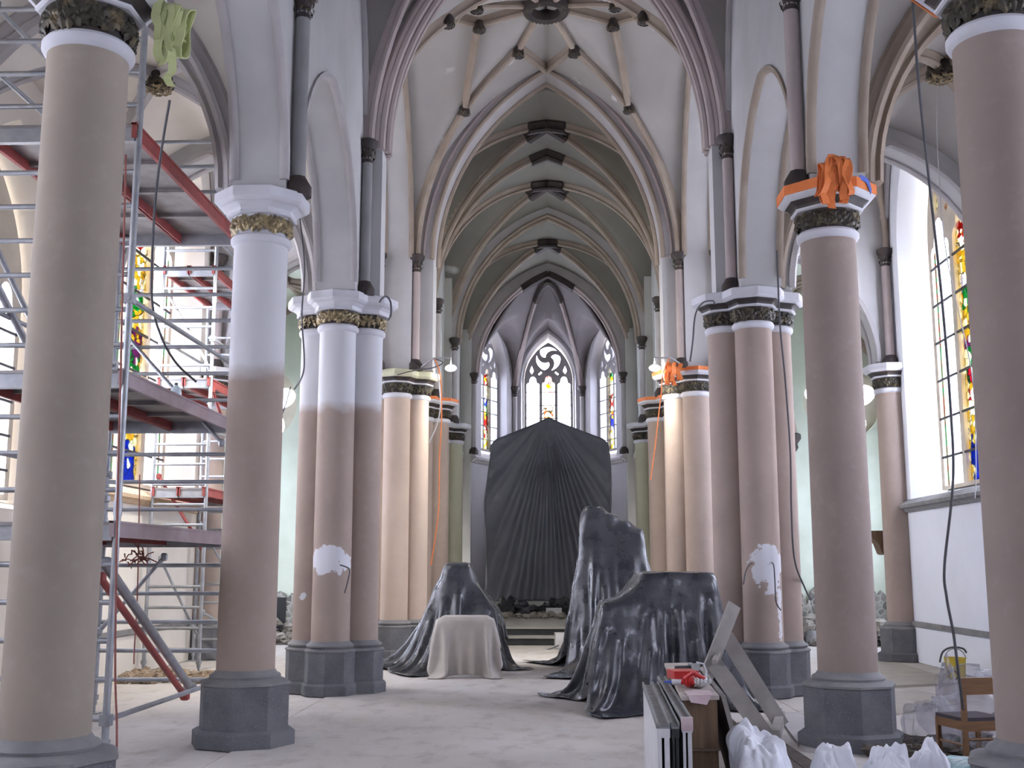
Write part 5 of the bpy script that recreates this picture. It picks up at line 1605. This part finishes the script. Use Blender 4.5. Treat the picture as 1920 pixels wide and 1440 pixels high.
# yellow bucket with hose, white bucket, power box
M['yellow'] = pmat('yellow_plastic', (.62, .47, .05), (.56, .42, .05), 5, rough=.45)
def bucket(label, x, y, z, r, h, m):
    t = thing('bucket', label, 'bucket', (x, y, z))
    mb = MB(); mb.lathe((0, 0, 0), [(r*.82, 0), (r, h*.96), (r*1.05, h*.96), (r*1.05, h), (r*.96, h), (r*.8, h*.1)], 24, cap=True); obj('bucket_body', mb, m, t, local=True)
    mb = MB(); mb.tube([(r*math.cos(PI*k/12), -.02, h*.92+r*1.0*math.sin(PI*k/12)) for k in range(13)], .006, 6); obj('handle', mb, M['cable'], t, local=True)
    return t
t = bucket('yellow bucket on the floor against the white right transept wall', 6.42, 18.5, -.012, .165, .36, M['yellow'])
mb = MB(); mb.tube([(-.1+.07*math.cos(2*PI*k/16), -.17, .10+.07*math.sin(2*PI*k/16)) for k in range(17)], .012, 6); obj('emblem_ring', mb, M['black'], t, local=True)
cable('grey hose arching over the yellow bucket', [at(1762, 1242, 18.3), at(1768, 1222, 18.3), at(1785, 1214, 18.4), at(1805, 1216, 18.4), at(1812, 1224, 18.4)], .016, name='hose', cat='hose')
bucket('white bucket on the floor among the rubble beyond the right clustered pier', 6.05, 26.6, -.012, .19, .34, M['white_paint'])
t = thing('power_box', 'white power box with sockets standing before the chancel steps', 'power box', (.42, 25.3, 0), R(4))
mb = MB(); mb.box((-.30, -.2, .02), (.30, .2, .34)); mb.box((-.28, -.18, 0), (-.2, .18, .02)); mb.box((.2, -.18, 0), (.28, .18, .02)); obj('cabinet', mb, M['white_lacquer'], t, local=True, smooth=0)
for i, (x, z) in enumerate(((-.06, .12), (.04, .12), (-.06, .23), (.04, .23))):
    mb = MB(); mb.tube([(x, -.19, z), (x, -.25, z-.02)], .04, 12); obj('socket', mb, M['blue'] if i % 2 else M['black'], t, local=True)
mb = MB(); mb.box((-.1, 35.9-3.2, .36), (.35, 32.72, .62)); tag(obj('white_board', mb, M['white_lacquer'], smooth=0), 'small white board propped at the foot of the altar sheet', 'board')

# crumpled sheet and rubble at the foot of the altar
mb = MB()
for i in range(9): blob(mb, (-1.3+.33*i, 33.3+.25*math.sin(i*2), .5), .42, .3, .22+.1*math.sin(i*1.3+1), .5, 5, i, 18, 10)
tag(obj('crumpled_sheet', mb, M['tarp'], smooth=60), 'dark crumpled sheet heaped at the foot of the altar', 'sheet')
M['earth'] = pmat('brown_earth_rubble', (.26, .19, .13), (.34, .27, .20), 6, rough=.95, bump=.5)
M['rubble'] = pmat('grey_rubble', (.26, .24, .21), (.36, .33, .30), 6, rough=.95, bump=.5)
def rubble(label, x0, x1, y0, y1, z, h, n, seed, smax=.16, m=None):
    rng = random.Random(seed); mb = MB()
    for i in range(n):
        s = rng.uniform(.04, smax); x = rng.uniform(x0, x1); y = rng.uniform(y0, y1)
        blob(mb, (x, y, z+s*.6+h*rng.random()**2*(1-abs((x-x0)/(x1-x0)-.5))), s, s*.9, s*.7, .35, 5, i+seed, 7, 5)
    return tag(obj('rubble', mb, m or M['rubble'], smooth=0), label, 'rubble', None, 'stuff')
rubble('loose rubble and dust strewn before the altar', -1.9, 1.9, 31.5, 33.2, .36, .06, 90, 3, .12)
rubble('strip of brown earth and brick scraps along the foot of the left transept wall', -6.8, -5.3, 17.6, 19.0, -.02, .04, 110, 17, .10, M['earth'])
rubble('heap of broken masonry at the foot of the right chapel wall', 5.6, 7.8, 26.3, 27.2, 0, .7, 90, 5, .2)
rubble('heap of broken masonry at the foot of the left chapel wall', -8.0, -5.7, 26.4, 27.2, 0, .5, 70, 7, .2)


def masonry(name, x0, x1, seed, label):
    m, t, b = newmat('exposed_rubble_masonry'); b.inputs['Roughness'].default_value = .95
    tc = t.new('ShaderNodeTexCoord'); vo = t.new('ShaderNodeTexVoronoi', i_Scale=5.5); t.link(tc.outputs['Object'], vo.inputs['Vector'])
    ve = t.new('ShaderNodeTexVoronoi', i_Scale=5.5, feature='DISTANCE_TO_EDGE'); t.link(tc.outputs['Object'], ve.inputs['Vector'])
    rc = t.new('ShaderNodeSeparateColor'); t.link(vo.outputs['Color'], rc.inputs[0])
    c = t.mix(rc.outputs[0], (.30, .29, .26), (.14, .135, .125)); c = t.mix(t.math('LESS_THAN', ve.outputs['Distance'], .05), c, (.42, .40, .36)); t.link(c, b.inputs['Base Color'])
    bp = t.new('ShaderNodeBump', i_Strength=.8, i_Distance=.05); t.link(ve.outputs['Distance'], bp.inputs['Height']); t.link(bp.outputs[0], b.inputs['Normal'])
    mb = MB(); n = 30; top = [(x0+(x1-x0)*k/n, 1.15+.35*mnoise.noise((k*.5, seed, 0))+.12*mnoise.noise((k*1.7, seed, 3))) for k in range(n+1)]
    pl = [(x0, 0)]+[(x1, 0)]+top[::-1]
    mb.tri_plate(pl, [], YC-.09, YC+.01, lambda u, v, c: (u, c, v)); w = struct(name, mb, m, smooth=0); w['label'] = label
    mb = MB(); xm = (x0+x1)/2+(.0 if x0 > 0 else .35); mb.box((xm-.2, YC-.11, .12), (xm+.2, YC-.05, 1.05)); obj('dark_opening', mb, M['black'], w, smooth=0)
masonry('wall_chapel_base_left', -8.3, -5.4, 3, 'exposed rubble masonry at the base of the left chapel wall')
masonry('wall_chapel_base_right', 5.4, 8.3, 8, 'exposed rubble masonry at the base of the right chapel wall')
# bracket shelf by the right transept column
mb = MB(); mb.loft([[(6.22, y, 2.47), (6.60, y, 2.47), (6.60, y, 2.0), (6.55, y, 2.02), (6.48, y, 2.22), (6.36, y, 2.34), (6.22, y, 2.40)] for y in (22.55, 22.95)])
tag(obj('stone_bracket', mb, M['brown_wood'], smooth=0), 'small stepped brown bracket on the wall beside the right transept column', 'bracket')
# floor scuffs: thin joints between the slabs of the aisle edge
# bodiless warm spot added to brighten the left transept wall
l = bpy.data.lights.new('added_transept_spot', 'SPOT'); l.energy = 420; l.spot_size = R(120); l.spot_blend = .8; l.color = (1, .95, .86); l.shadow_soft_size = .25
lo = bpy.data.objects.new('added_transept_spot', l); link(lo); lo.location = (-4.3, 17.6, 6.9)
lo.rotation_euler = (Vector((-7.6, 19.6, 1.2))-Vector(lo.location)).to_track_quat('-Z', 'Y').to_euler()
